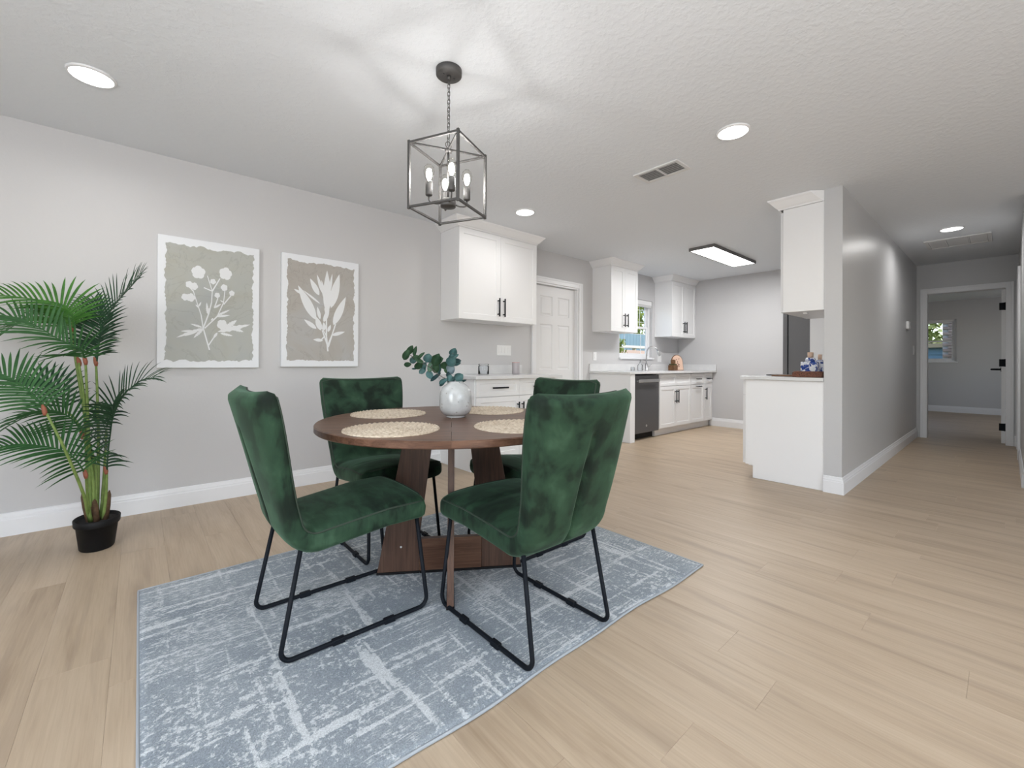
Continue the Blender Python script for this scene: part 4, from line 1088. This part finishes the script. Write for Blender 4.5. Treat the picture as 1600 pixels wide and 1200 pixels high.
# ================================================================== vase and eucalyptus
VX, VY = 1.201, 1.813
vs = thing('vase', (VX, VY, TZ), 'white speckled ceramic vase in the middle of the dining table', 'vase')
bm = new_bm()
lathe(bm, [(0, .001), (.046, .001), (.048, .004), (.046, .009), (.052, .011), (.067, .020), (.078, .038), (.0815, .060), (.0810, .085), (.0790, .112), (.0755, .132), (.067, .149), (.054, .161), (.042, .169), (.037, .174), (.035, .179), (.031, .179), (.030, .172), (.034, .160), (.05, .14), (.06, .10), (.06, .04), (.03, .02), (0, .02)], (VX, VY, TZ), 48, caps=False)
obj('vase_body', bm, M['ceramic'], vs)
sp = thing('eucalyptus_sprig', (VX, VY, TZ + .03), 'blue green eucalyptus sprig leaning out of the white vase', 'plant')
for k, tw in enumerate(TWIG):
    pts = [Vector(q) for q in tw]
    if k < 3: pts = [Vector((VX + .008 * (k - 1), VY + .006 * (1 - k), TZ + .04))] + pts[0:1] + pts[1:]
    bm = new_bm(); tube(bm, fillet(pts, .03, 4), .0016, 6); obj('twig', bm, M['twig'], sp)
lr = random.Random(5)
def round_leaf(a, b, w):
    a, b = Vector(a), Vector(b); ax = b - a; a, b = a - ax * .14, b + ax * .14; ax = b - a; Ln = ax.length; ax.normalize()
    view = (Vector((0, 0, CAM_H)) - a).normalized()
    nrm = (view + Vector((lr.uniform(-.35, .35), lr.uniform(-.35, .35), lr.uniform(-.2, .3)))); nrm = (nrm - ax * nrm.dot(ax)).normalized()
    sd = ax.cross(nrm); bm = new_bm(); N = 8; top = []; 
    for i in range(N + 1):
        t_ = i / N; ww = w * .76 * (math.sin(PI * min(1, t_ ** .85)) ** .62 if 0 < t_ < 1 else 0.02)
        c = a + ax * (Ln * t_) + nrm * (.006 * math.sin(PI * t_))
        top.append([bm.verts.new(c + sd * ww * q - nrm * (.08 * ww * (1 - abs(q)) * 1.5) + nrm * o) for q, o in ((-1, 0), (0, 0), (1, 0))])
    for p, q in zip(top[:-1], top[1:]):
        for k in (0, 1): bm.faces.new((p[k], p[k + 1], q[k + 1], q[k])).smooth = True
    bmesh.ops.solidify(bm, geom=bm.faces[:], thickness=.0007)
    return bm
for a, b, w_, c in LEAF: obj('leaf', round_leaf(a, b, w_), M['euc%d' % c], sp)

# ================================================================== wall art
def canvas(name, x0, x1, z0, z1, label, wash, org, seed, build):
    r = thing(name, ((x0 + x1) / 2, YL, z0), label, 'picture', 'botanical canvases')
    yf = YL - .035
    bm = new_bm(); box(bm, x0, x1, yf, YL - .0005, z0, z1, .003); obj('canvas', bm, M['canvas'], r)
    rg = random.Random(seed); bm = new_bm(); pts = []
    mx, mz = .042, .052
    def rag(n):
        v = 0; out = []
        for k in range(n):
            v = v * .6 + rg.uniform(-1, 1) * .0065; out.append(v)
        return out
    n = 46; m = 66
    t_, rt, bt, lf = rag(n), rag(m), rag(n), rag(m)
    for k in range(n): pts.append((x0 + mx + (x1 - x0 - 2 * mx) * k / n, z1 - mz + t_[k] * 1.2))
    for k in range(m): pts.append((x1 - mx + rt[k], z1 - mz - (z1 - z0 - 2 * mz) * k / m))
    for k in range(n): pts.append((x1 - mx - (x1 - x0 - 2 * mx) * k / n, z0 + mz + bt[k]))
    for k in range(m): pts.append((x0 + mx + lf[k], z0 + mz + (z1 - z0 - 2 * mz) * k / m))
    f = bm.faces.new([bm.verts.new((a, yf - .0006, b)) for a, b in pts]); f.normal_update(); bmesh.ops.triangulate(bm, faces=[f])
    obj('painted_ground', bm, wash, r, recalc=False)
    bm = new_bm(); build(bm, org, yf - .0012, rg); obj('flower_print', bm, M['print_white'], r, recalc=False)
    return r
def poly(bm, pts, y):
    f = bm.faces.new([bm.verts.new((a, y, b)) for a, b in pts]); f.normal_update(); bmesh.ops.triangulate(bm, faces=[f])
def stroke(bm, pts, w, y):
    P = fillet([(a, 0, b) for a, b in pts], .05, 5)
    L = []; 
    for i, p in enumerate(P):
        d = (P[min(i + 1, len(P) - 1)] - P[max(i - 1, 0)]).normalized(); nn = Vector((-d.z, 0, d.x)); ww = w * (1 - .45 * i / len(P))
        L.append((p + nn * ww, p - nn * ww))
    for (a, b), (c, d) in zip(L[:-1], L[1:]):
        bm.faces.new([bm.verts.new((q.x, y, q.z)) for q in (a, b, d, c)])
def lance(bm, a, b, w, y, rg, toothed=False):
    a, b = Vector(a), Vector(b); ax = b - a; Ln = ax.length; ax.normalize(); nn = Vector((-ax.y, ax.x)); lft, rgt = [], []
    N = 12
    for i in range(N + 1):
        t_ = i / N; ww = w * .62 * math.sin(PI * t_ ** .8) ** .9 if 0 < t_ < 1 else 0
        if toothed and i % 2: ww *= .66
        q = a + ax * Ln * t_; 
        if 0 < i < N: lft.append(q + nn * ww); rgt.append(q - nn * ww)
    pts = [a] + lft + [b] + rgt[::-1]
    poly(bm, [(q.x, q.y) for q in pts], y)
def blossom(bm, c, r, y, rg, petals=5):
    pts = []; N = 40; ph = rg.uniform(0, 6)
    for k in range(N):
        a = 2 * PI * k / N; rr = r * (.80 + .20 * abs(math.sin(petals * a / 2 + ph)) ** .6) * (1 + rg.uniform(-.03, .03)); pts.append((c[0] + rr * math.cos(a) * .86, c[1] + rr * math.sin(a)))
    poly(bm, pts, y)
def artL(bm, o, y, rg):
    sh = lambda q: (q[0] + o[0], q[1] + o[1])
    for s in ART['stemL']: stroke(bm, [sh(q) for q in s], .0042, y + .0001 - .00003 * ART['stemL'].index(s))
    for k, (a, b, w_) in enumerate(ART['lvL']): lance(bm, sh(a), sh(b), w_, y - .0002 - .00003 * k, rg, w_ > .014)
    for k, (x, z, r) in enumerate(ART['flL']): blossom(bm, sh((x, z)), r, y - .0009 - .00003 * k, rg)
def artR(bm, o, y, rg):
    sh = lambda q: (q[0] + o[0], q[1] + o[1])
    for s in ART['stemR']: stroke(bm, [sh(q) for q in s], .0062, y + .0001 - .00003 * ART['stemR'].index(s))
    for k, (a, b, w_) in enumerate(ART['lvR']): lance(bm, sh(a), sh(b), w_, y - .0002 - .00003 * k, rg)
canvas('canvas_picture', .090, .697, .975, 1.888, 'left canvas picture with white buttercup silhouettes on grey green wash', M['washL'], (.1, .965), 11, artL)
canvas('canvas_picture', .852, 1.470, .982, 1.896, 'right canvas picture with broad white leaf silhouettes on taupe wash', M['washR'], (.853, .972), 23, artR)

# ================================================================== pendant lantern
PX, PY = 1.125, 1.775
pd = thing('pendant_lantern', (PX, PY, H), 'black square cage pendant lantern with four lit bulbs over the table', 'pendant light')
bm = new_bm(); lathe(bm, [(0, -.030), (.058, -.030), (.062, -.026), (.062, -.0005), (0, -.0005)], (PX, PY, H), 36, caps=False); cyl(bm, (PX, PY, H - .050), (PX, PY, H - .03), .010, 12)
for s in (-1, 1): cyl(bm, (PX + s * .03, PY, H - .036), (PX + s * .03, PY, H - .03), .005, 8)
obj('canopy', bm, M['iron'], pd)
ZT, ZB = 2.053, 1.751
ch = None
z = H - .046; k = 0
while z > ZT + .045:
    ln = .026 if z > ZT + .10 else .042
    bm = new_bm(); pts = []
    for q in range(14):
        a = 2 * PI * q / 14; pts.append((.0065 * math.cos(a), 0, (ln / 2 - .0065) * (1 if math.sin(a) > 0 else -1) + .0065 * math.sin(a)))
    tube(bm, pts, .0016, 6, closed=True)
    xf(bm, Matrix.Translation((PX, PY, z - ln / 2)) @ Matrix.Rotation(PI / 2 * (k % 2) + .4, 4, 'Z')); obj('chain_link', bm, M['iron'], pd)
    z -= ln - .007; k += 1
bm = new_bm(); pts = [(PX + .016 * math.cos(a), PY, ZT + .022 + .016 * math.sin(a)) for a in [2 * PI * q / 18 for q in range(18)]]; tube(bm, pts, .002, 6, closed=True); obj('loop', bm, M['iron'], pd)
bm = new_bm(); cyl(bm, (PX, PY, ZB + .055), (PX, PY, ZT + .006), .0055, 10); lathe(bm, [(0, -.012), (.016, -.012), (.018, 0), (.010, .008), (0, .008)], (PX, PY, ZT - .002), 20, caps=False); obj('centre_stem', bm, M['iron'], pd)
a0 = math.atan2(-PY, -PX) + math.radians(13)
cor = [(PX + .187 * math.cos(a0 + q * PI / 2), PY + .187 * math.sin(a0 + q * PI / 2)) for q in range(4)]
def sqbar(p, q, r):
    bm = new_bm(); p, q = Vector(p), Vector(q); d = (q - p); L_ = d.length
    box(bm, -r, r, -r, r, 0, L_, .0008)
    rot = d.to_track_quat('Z', 'Y').to_matrix().to_4x4()
    if abs(d.normalized().z) > .99: rot = Matrix.Rotation(a0 + PI / 4, 4, 'Z')
    xf(bm, Matrix.Translation(p) @ rot); return bm
for q in range(4):
    x, y = cor[q]; x2, y2 = cor[(q + 1) % 4]
    obj('cage_post', sqbar((x, y, ZB - .010), (x, y, ZT + .010), .0058), M['iron'], pd)
    for zz in (ZB, ZT): obj('cage_bar', sqbar((x, y, zz), (x2, y2, zz), .0050), M['iron'], pd)
    obj('top_brace', sqbar((x, y, ZT), (PX, PY, ZT + .001), .0042), M['iron'], pd)
bm = new_bm(); lathe(bm, [(0, .012), (.008, .012), (.036, .016), (.037, .020), (.037, .048), (.034, .052), (0, .052)], (PX, PY, ZB + .008), 28, caps=False); obj('hub', bm, M['iron'], pd)
for q in range(4):
    a = a0 + q * PI / 2 - .06; ux, uy = math.cos(a), math.sin(a)
    bx, by = PX + .092 * ux, PY + .092 * uy; zb = ZB + .068
    bm = new_bm(); tube(bm, fillet([(PX + .03 * ux, PY + .03 * uy, ZB + .040), (PX + .055 * ux, PY + .055 * uy, ZB + .034), (PX + .092 * ux, PY + .092 * uy, ZB + .036), (bx, by, zb + .002)], .03, 6), .004, 8); obj('lamp_arm', bm, M['iron'], pd)
    bm = new_bm(); lathe(bm, [(0, 0), (.014, 0), (.0165, .004), (.0165, .062), (.013, .063), (0, .063)], (bx, by, zb), 20, caps=False); obj('lamp_socket', bm, M['iron'], pd)
    bm = new_bm(); prof = [(.010, .058), (.0115, .066), (.017, .084), (.0235, .104), (.0250, .118), (.022, .135), (.013, .147), (0, .151)]
    lathe(bm, prof, (bx, by, zb), 24, caps=False); gb = obj('bulb', bm, M['bulb_glass'], pd, recalc=True)
    bm = new_bm()
    lathe(bm, [(0, .072), (.006, .076), (.0125, .092), (.0135, .108), (.009, .126), (0, .131)], (bx, by, zb), 14, caps=False)
    obj('filament', bm, M['filament'], gb)

# ================================================================== potted palm
pp = thing('potted_palm', (-.168, 3.275, 0), 'artificial palm in an oval black pot against the grey wall', 'plant')
PCX, PCY = -.168, 3.275
bm = new_bm()
SX, SY = .77, .95
lathe(bm, [(0, .001), (.090, .001), (.094, .006), (.112, .128), (.121, .130), (.1235, .134), (.1255, .163), (.122, .166), (.118, .164), (.1165, .145), (0, .145)], (PCX, PCY, 0), 48, sx=SX, sy=SY, caps=False); 
obj('pot', bm, M['black_matte'], pp)
bm = new_bm(); lathe(bm, [(0, .150), (.06, .149), (.1155, .146)], (PCX, PCY, 0), 32, sx=SX, sy=SY, caps=False); obj('soil', bm, M['soil'], pp, recalc=False)
def catmull(P, n):
    P = [Vector(p) for p in P]; P = [P[0] * 2 - P[1]] + P + [P[-1] * 2 - P[-2]]; out = []
    segs = len(P) - 3
    for i in range(n + 1):
        t_ = i / n * segs; k = min(int(t_), segs - 1); f = t_ - k; a, b, c, d = P[k:k + 4]
        out.append(.5 * ((2 * b) + (c - a) * f + (2 * a - 5 * b + 4 * c - d) * f * f + (3 * b - a - 3 * c + d) * f ** 3))
    return out
for s in STEM:
    pts = catmull(s, 12); bm = new_bm()
    pts[0].x = PCX + (pts[0].x - PCX) * .8; pts[0].y = PCY + (pts[0].y - PCY) * .6; pts[0].z = .150
    tube(bm, pts, .006, 8, radii=[.0085 - .0035 * i / 12 for i in range(13)]); obj('stem', bm, M['stem'], pp)
for s in SHEATH:
    a, b = Vector(s[0]), Vector(s[1]); a.z = .148; a.x = PCX + (a.x - PCX) * .8; a.y = PCY + (a.y - PCY) * .6
    bm = new_bm(); tube(bm, [a, a.lerp(b, .5), a.lerp(b, .85), b], .01, 8, radii=[.015, .0145, .010, .002]); obj('sheath', bm, M['sheath'], pp)
for q in NODE:
    q = Vector(q); bm = new_bm(); tube(bm, [q + Vector((.001, 0, -.022)), q + Vector((0, 0, -.006)), q + Vector((-.004, .002, .014)), q + Vector((-.009, .004, .030))], .008, 8, radii=[.0062, .0095, .0085, .003]); obj('node_sheath', bm, M['node'], pp)
fr_rng = random.Random(12)
leaflets = []
for fi, (LL, cm_, pts) in enumerate(FROND):
    n = 40; P = catmull(pts, n)
    bm = new_bm(); tube(bm, P, .003, 6, radii=[.0042 - .0032 * i / n for i in range(n + 1)])
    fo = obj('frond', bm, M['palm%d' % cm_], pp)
    dist = sum((P[i + 1] - P[i]).length for i in range(n))
    cnt = max(11, int(dist / .0178))
    for j in range(cnt):
        f = .05 + .93 * j / (cnt - 1); t_ = f * n; k = min(int(t_), n - 1); base = P[k].lerp(P[k + 1], t_ - k)
        T = (P[min(k + 2, n)] - P[max(k - 1, 0)]).normalized()
        view = (Vector((0, 0, CAM_H)) - base).normalized()
        up = (Vector((0, 0, 1)) * .75 + Vector((-.5, -.85, .1)) * .45).normalized()
        S = T.cross(up).normalized()
        Nn = S.cross(T).normalized()
        prof = math.sin(PI * (f * .80 + .16)) ** .8
        for sd in (1, -1):
            Ln = LL * 1.30 * (.35 + .65 * prof) * fr_rng.uniform(.88, 1.06)
            fw = .45 + 1.15 * f ** 1.6
            d = (S * sd + T * fw + Nn * (.38 + fr_rng.uniform(-.12, .12))).normalized()
            leaflets.append((Ln * (1.3 if P[k].x > -.9 else 1), fo, cm_, base, d, Nn, Ln, .0042 + .0022 * prof))
def leaflet_into(bm, base, d, Nn, Ln, w_):
    W_ = d.cross(Nn).normalized(); N = 5; rows = []
    for i in range(N + 1):
        t_ = i / N; c = base + d * (Ln * t_) - Vector((0, 0, 1)) * (.22 * Ln * t_ ** 2.2)
        ww = w_ * (.45 + .55 * math.sin(PI * min(1, .18 + t_ * .75))) * (1 - t_ ** 4 * .97)
        rows.append([bm.verts.new(c + W_ * ww + Nn * ww * .35), bm.verts.new(c), bm.verts.new(c - W_ * ww + Nn * ww * .35)])
    for p, q in zip(rows[:-1], rows[1:]):
        for k in (0, 1): bm.faces.new((p[k], p[k + 1], q[k + 1], q[k])).smooth = True
def safe_leaflet(L_):
    # keep clear of the wall behind
    key, fo, cm_, base, d, Nn, Ln, w_ = L_
    tip = base + d * Ln
    if tip.y > YL - .02:
        d = Vector((d.x, min(d.y, (YL - .025 - base.y) / Ln), d.z)).normalized()
    return (key, fo, cm_, base, d, Nn, Ln, w_)
leaflets = [safe_leaflet(q) for q in leaflets]
leaflets.sort(key=lambda q: -q[0])
for q in leaflets[:300]:
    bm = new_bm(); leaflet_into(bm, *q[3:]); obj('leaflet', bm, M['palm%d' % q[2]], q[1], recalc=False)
for c_ in (0, 1, 2):
    bm = new_bm()
    for q in leaflets[300:]:
        if q[2] == c_: leaflet_into(bm, *q[3:])
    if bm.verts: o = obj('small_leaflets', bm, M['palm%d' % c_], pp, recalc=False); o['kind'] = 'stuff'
    else: bm.free()

# ================================================================== things on the counters
CZ = .9005
jr = thing('glass_jar', (2.70, 3.56, CZ), 'clear glass jar with lid on the low counter', 'jar')
bm = new_bm(); lathe(bm, [(0, .001), (.052, .001), (.056, .006), (.056, .085), (.050, .094), (.048, .094), (.053, .084), (.053, .008), (0, .006)], (2.70, 3.56, CZ), 32, caps=False); obj('jar_body', bm, M['glass'], jr)
bm = new_bm(); lathe(bm, [(0, .0945), (.053, .0945), (.054, .108), (.048, .112), (0, .112)], (2.70, 3.56, CZ), 32, caps=False); obj('jar_lid', bm, M['glass'], jr)
bm = new_bm(); tube(bm, [(2.70 + .0515 * math.cos(2 * PI * q / 24), 3.56 + .0515 * math.sin(2 * PI * q / 24), CZ + .0955) for q in range(24)], .0022, 6, closed=True); obj('seal_ring', bm, M['grille_filter'], jr)
cd = thing('candle_holder', (3.11, 3.52, CZ), 'frosted mauve candle glass on the low counter', 'candle')
bm = new_bm(); lathe(bm, [(0, .001), (.040, .001), (.042, .005), (.042, .125), (.039, .128), (.037, .125), (.037, .09), (0, .09)], (3.11, 3.52, CZ), 32, caps=False); obj('candle_glass', bm, M['candle'], cd)
bm = new_bm(); lathe(bm, [(.036, .1245), (.0425, .1245), (.0425, .130), (.036, .130), (.036, .1245)], (3.11, 3.52, CZ), 32, caps=False); obj('rim', bm, M['candle_rim'], cd)
CZ = .9155
fc = thing('kitchen_faucet', (6.02, 3.715, CZ), 'brushed nickel gooseneck kitchen faucet under the window', 'faucet')
fx, fy = 6.02, 3.715
bm = new_bm(); lathe(bm, [(0, 0), (.027, 0), (.027, .012), (.021, .016), (.020, .10), (.014, .11), (0, .11)], (fx, fy, CZ), 24, caps=False); obj('faucet_base', bm, M['chrome'], fc)
bm = new_bm(); pts = [(fx, fy, CZ + .10)]
dx, dy = .60, -.80
for q in range(0, 15):
    a = PI - PI * .86 * q / 14; pts.append((fx + dx * (.085 + .085 * math.cos(a)), fy + dy * (.085 + .085 * math.cos(a)), CZ + .285 + .085 * math.sin(a)))
tube(bm, pts, .0105, 12); obj('spout', bm, M['chrome'], fc)
e_ = Vector(pts[-1]); bm = new_bm(); tube(bm, [e_, e_ + Vector((dx * .012, dy * .012, -.03)), e_ + Vector((dx * .034, dy * .034, -.085)), e_ + Vector((dx * .036, dy * .036, -.092))], .014, 12, radii=[.0115, .014, .019, .016]); obj('spray_head', bm, M['chrome'], fc)
bm = new_bm(); cyl(bm, (fx + .018, fy, CZ + .065), (fx + .055, fy - .02, CZ + .065), .010, 12); cyl(bm, (fx + .055, fy - .02, CZ + .065), (fx + .085, fy - .04, CZ + .10), .005, 8); obj('lever_handle', bm, M['chrome'], fc)
sd_ = thing('soap_dispenser', (5.82, 3.70, CZ), 'clear glass soap dispenser beside the faucet', 'dispenser')
sx_, sy_ = 5.82, 3.70
bm = new_bm(); lathe(bm, [(0, .001), (.034, .001), (.037, .006), (.037, .085), (.018, .108), (.014, .118), (0, .118)], (sx_, sy_, CZ), 24, caps=False); obj('bottle_body', bm, M['glass'], sd_)
bm = new_bm(); lathe(bm, [(0, .1185), (.016, .1185), (.016, .132), (.006, .134), (.005, .165), (0, .165)], (sx_, sy_, CZ), 16, caps=False); cyl(bm, (sx_, sy_, CZ + .166), (sx_ + .03, sy_ - .035, CZ + .162), .005, 8); obj('pump', bm, M['chrome'], sd_)
jar2 = thing('glass_jar', (5.62, 3.70, CZ), 'small clear glass jar left of the soap dispenser', 'jar')
bm = new_bm(); lathe(bm, [(0, .001), (.026, .001), (.028, .005), (.028, .05), (.024, .056), (.022, .05), (.025, .045), (.025, .006), (0, .005)], (5.62, 3.70, CZ), 24, caps=False); obj('jar_body', bm, M['glass'], jar2)
kb = thing('wooden_canister', (6.60, 3.585, CZ), 'brown wooden canister with a dark band, left of the peach board', 'canister')
bm = new_bm(); box(bm, 6.535, 6.665, 3.535, 3.635, CZ + .0003, CZ + .085, .006); obj('canister_body', bm, M['brown'], kb)
bm = new_bm(); box(bm, 6.545, 6.655, 3.545, 3.625, CZ + .0855, CZ + .108, .004); obj('band', bm, M['olive'], kb)
for q in range(3):
    bm = new_bm(); cx_ = 6.572 + q * .029; box(bm, cx_ - .012, cx_ + .012, 3.562, 3.608, CZ + .1085, CZ + .17 + .006 * (q % 2), .005); obj('wooden_handle', bm, M['brown'], kb)
pbo = thing('arched_board', (6.79, 3.60, CZ), 'small arched peach board with red leaf print on the corner counter', 'board')
def arch(w_, h_, n=20):
    return [(-w_, 0), (w_, 0)] + [(w_ * math.cos(PI * k / n), h_ - w_ + w_ * math.sin(PI * k / n)) for k in range(n + 1)]
TB = Matrix.Translation((6.80, 3.60, CZ + .0026)) @ Matrix.Rotation(math.radians(-22), 4, 'Z') @ Matrix.Rotation(math.radians(-9), 4, 'X')
bm = new_bm(); prism(bm, arch(.112, .262), 1, 0, .012, .001); xf(bm, TB); obj('board_back', bm, M['brown'], pbo)
bm = new_bm(); prism(bm, [(a, b + .006) for a, b in arch(.104, .245)], 1, -.003, -.0002); xf(bm, TB); bf_ = obj('board_face', bm, M['peach'], pbo)
bm = new_bm(); rg = random.Random(2)
for (a, b) in (((0.0, .05), (.012, .11)), ((.012, .11), (-.015, .125)), ((.01, .10), (.045, .085)), ((-.02, .10), (-.05, .092)), ((-.03, .165), (-.015, .19)), ((.02, .185), (.045, .195)), ((-.005, .13), (.002, .155)), ((.03, .07), (.02, .055)), ((-.04, .07), (-.03, .09))):
    lance(bm, a, b, .010, -.0045, rg)
xf(bm, TB); obj('leaf_print', bm, M['amber'], bf_, recalc=False)
# tray with two porcelain bottles on the partition counter
tr = thing('woven_tray', (4.47, 1.12, CZ), 'dark brown woven tray holding blue and white bottles beside the partition', 'tray')
bm = new_bm(); box(bm, 4.315, 4.655, 1.025, 1.215, CZ + .0003, CZ + .010, .003); obj('tray_base', bm, M['tray'], tr)
bm = new_bm()
for a_ in ((4.300, 4.314, 1.010, 1.230), (4.656, 4.670, 1.010, 1.230), (4.3145, 4.6555, 1.010, 1.0245), (4.3145, 4.6555, 1.2155, 1.230)): box(bm, *a_, CZ + .0003, CZ + .040, .003)
tube(bm, fillet([(4.307, 1.017, CZ + .042), (4.663, 1.017, CZ + .042), (4.663, 1.223, CZ + .042), (4.307, 1.223, CZ + .042)], .03, 6, closed=True), .009, 8, closed=True); obj('tray_rim', bm, M['tray'], tr)
bm = new_bm(); box(bm, 4.40, 4.645, 1.245, 1.425, CZ + .0003, CZ + .012, .004); tag(obj('wooden_board', bm, M['brown']), 'thin brown wooden board lying flat beside the woven tray', 'board')
cb = thing('cutting_board', (4.58, 1.42, CZ), 'thin dark cooktop edge on the partition counter', 'cooktop')
bm = new_bm(); box(bm, 4.66, 4.94, 1.02, 1.555, CZ + .0003, CZ + .008, .003); obj('glass_top', bm, M['black'], cb)
cb.name = 'cooktop'
def bottle(x, y, w_, h_, label):
    r = thing('porcelain_bottle', (x, y, CZ + .0105), label, 'bottle', 'blue and white bottles on the tray')
    z0 = CZ + .0105
    bm = new_bm(); box(bm, x - w_, x + w_, y - w_, y + w_, z0, z0 + h_, .006); obj('bottle_body', bm, M['porcelain'], r)
    bm = new_bm(); lathe(bm, [(.0, h_ + .0002), (w_ * .66, h_ + .0002), (w_ * .66, h_ + .022), (w_ * .5, h_ + .036), (0, h_ + .036)], (x, y, z0), 20, caps=False); obj('bottle_shoulder', bm, M['porcelain'], r)
    bm = new_bm(); lathe(bm, [(0, h_ + .0362), (w_ * .36, h_ + .0362), (w_ * .38, h_ + .082), (0, h_ + .084)], (x, y, z0), 16, caps=False); obj('cork', bm, M['cork'], r)
    return r
bottle(4.425, 1.125, .060, .122, 'square blue and white porcelain bottle at the front of the tray')
bottle(4.565, 1.090, .042, .105, 'smaller blue and white porcelain bottle behind the front one')

# ================================================================== outdoors
bm = new_bm(); box(bm, 4, 40, 4.6, 30, -.30, -.20); tag(obj('lawn', bm, M['grass']), kind='structure')
bm = new_bm(); box(bm, 14.2, 40, -12, 4.6, -.30, -.20); tag(obj('lawn', bm, M['grass']), kind='structure')
sh = thing('garden_shed', (14.5, 9.3, -.2), 'teal boarded shed outside the kitchen window', 'shed')
bm = new_bm(); box(bm, 11.6, 18.4, 9.24, 10.6, -.2, 2.16); obj('shed_wall', bm, M['teal'], sh)
for k in range(34):
    x = 11.6 + k * .2; bm = new_bm(); box(bm, x + .004, x + .196, 9.20, 9.238, .2, 2.15, .006); obj('board', bm, M['teal'], sh)
fc2 = thing('garden_fence', (11.5, 7.6, -.2), 'low peach wall with a cream rail outside the kitchen window', 'fence')
bm = new_bm(); box(bm, 8.6, 14.8, 7.6, 7.75, -.2, 1.44, .01); obj('fence_wall', bm, M['peachwall'], fc2)
bm = new_bm(); box(bm, 8.6, 14.8, 7.55, 7.80, 1.505, 1.58, .01); obj('top_rail', bm, M['cream'], fc2)
for k in range(9):
    x = 8.7 + k * .75; bm = new_bm(); box(bm, x, x + .07, 7.62, 7.72, 1.44, 1.505); obj('baluster', bm, M['cream'], fc2)
def shrub(name, x, y, z0, z1, rad, n, m, label, seed, leaf=.07):
    r = thing(name, (x, y, z0), label, 'shrub')
    rg = random.Random(seed)
    bm = new_bm(); tube(bm, [(x, y, z0), (x + .05, y, (z0 + z1) * .5), (x, y + .05, z1 - rad * .4)], .05, 8, radii=[.06, .045, .015]); obj('trunk', bm, M['brown'], r)
    bm = new_bm()
    for k in range(n):
        u, v_, w_ = rg.gauss(0, .5), rg.gauss(0, .5), rg.random()
        c = Vector((x + u * rad, y + v_ * rad, z0 + .25 * (z1 - z0) + w_ * (z1 - z0) * .75)); nn = Vector((rg.uniform(-1, 1), rg.uniform(-1.4, .3), rg.uniform(-.2, 1))).normalized()
        a = nn.orthogonal().normalized(); a.rotate(Matrix.Rotation(rg.uniform(0, 6), 3, nn)); b = nn.cross(a); L_ = leaf * rg.uniform(.6, 1.4)
        bm.faces.new([bm.verts.new(c + q) for q in (a * L_, b * L_ * .45, -a * L_, -b * L_ * .45)])
    o = obj('foliage', bm, m, r, recalc=False); o['kind'] = 'stuff'
shrub('garden_tree', 19.0, 12.3, -.2, 4.9, .50, 1300, M['leaf_out'], 'yellow green tree outside the kitchen window', 1, .13)
shrub('garden_shrub', 10.35, 7.25, -.2, 1.72, .16, 420, M['leaf_out'], 'yellow flowering shrub low outside the kitchen window', 2, .06)
# beyond the bedroom window
bh = thing('brick_house', (17.6, .6, -.2), 'weathered brick house corner outside the bedroom window', 'house')
bm = new_bm(); box(bm, 17.03, 19.5, -2.4, 1.19, -.2, 3.6); obj('mortar_bed', bm, M['mortar'], bh)
bme = bpy.data.meshes.new('brick'); bb = new_bm(); box(bb, 0, .05, .006, .21, .005, .072); bb.to_mesh(bme); bb.free(); bme.materials.append(M['brickm'])
nb = 0
for rw in range(18):
    for cl in range(9):
        y = 1.19 - (cl + 1) * .216 - (.108 if rw % 2 else 0); zz = .95 + rw * .077
        o = bpy.data.objects.new('brick', bme); COL.objects.link(o); o.parent = bh; o.location = Vector((16.985, y, zz)) - Vector((17.6, .6, -.2))
ga = thing('neighbour_garage', (19.2, 2.5, -.2), 'blue grey sided garage with a tan fascia outside the bedroom window', 'garage')
bm = new_bm(); box(bm, 19.06, 21.0, 1.30, 5.2, -.2, 1.58); obj('garage_wall', bm, M['blueside'], ga)
for k in range(9):
    bm = new_bm(); z = -.1 + k * .183; prism(bm, [(19.0, z), (19.06, z), (19.06, z + .183), (19.035, z + .183)], 1, 1.30, 5.2); obj('siding_board', bm, M['blueside'], ga)
bm = new_bm(); box(bm, 18.8, 21.0, 1.30, 5.3, 1.58, 1.71, .005); obj('fascia', bm, M['tan'], ga)
shrub('garden_tree', 23.0, 2.3, -.2, 4.6, .95, 1600, M['leaf_out2'], 'olive tree behind the garage outside the bedroom window', 4, .14)
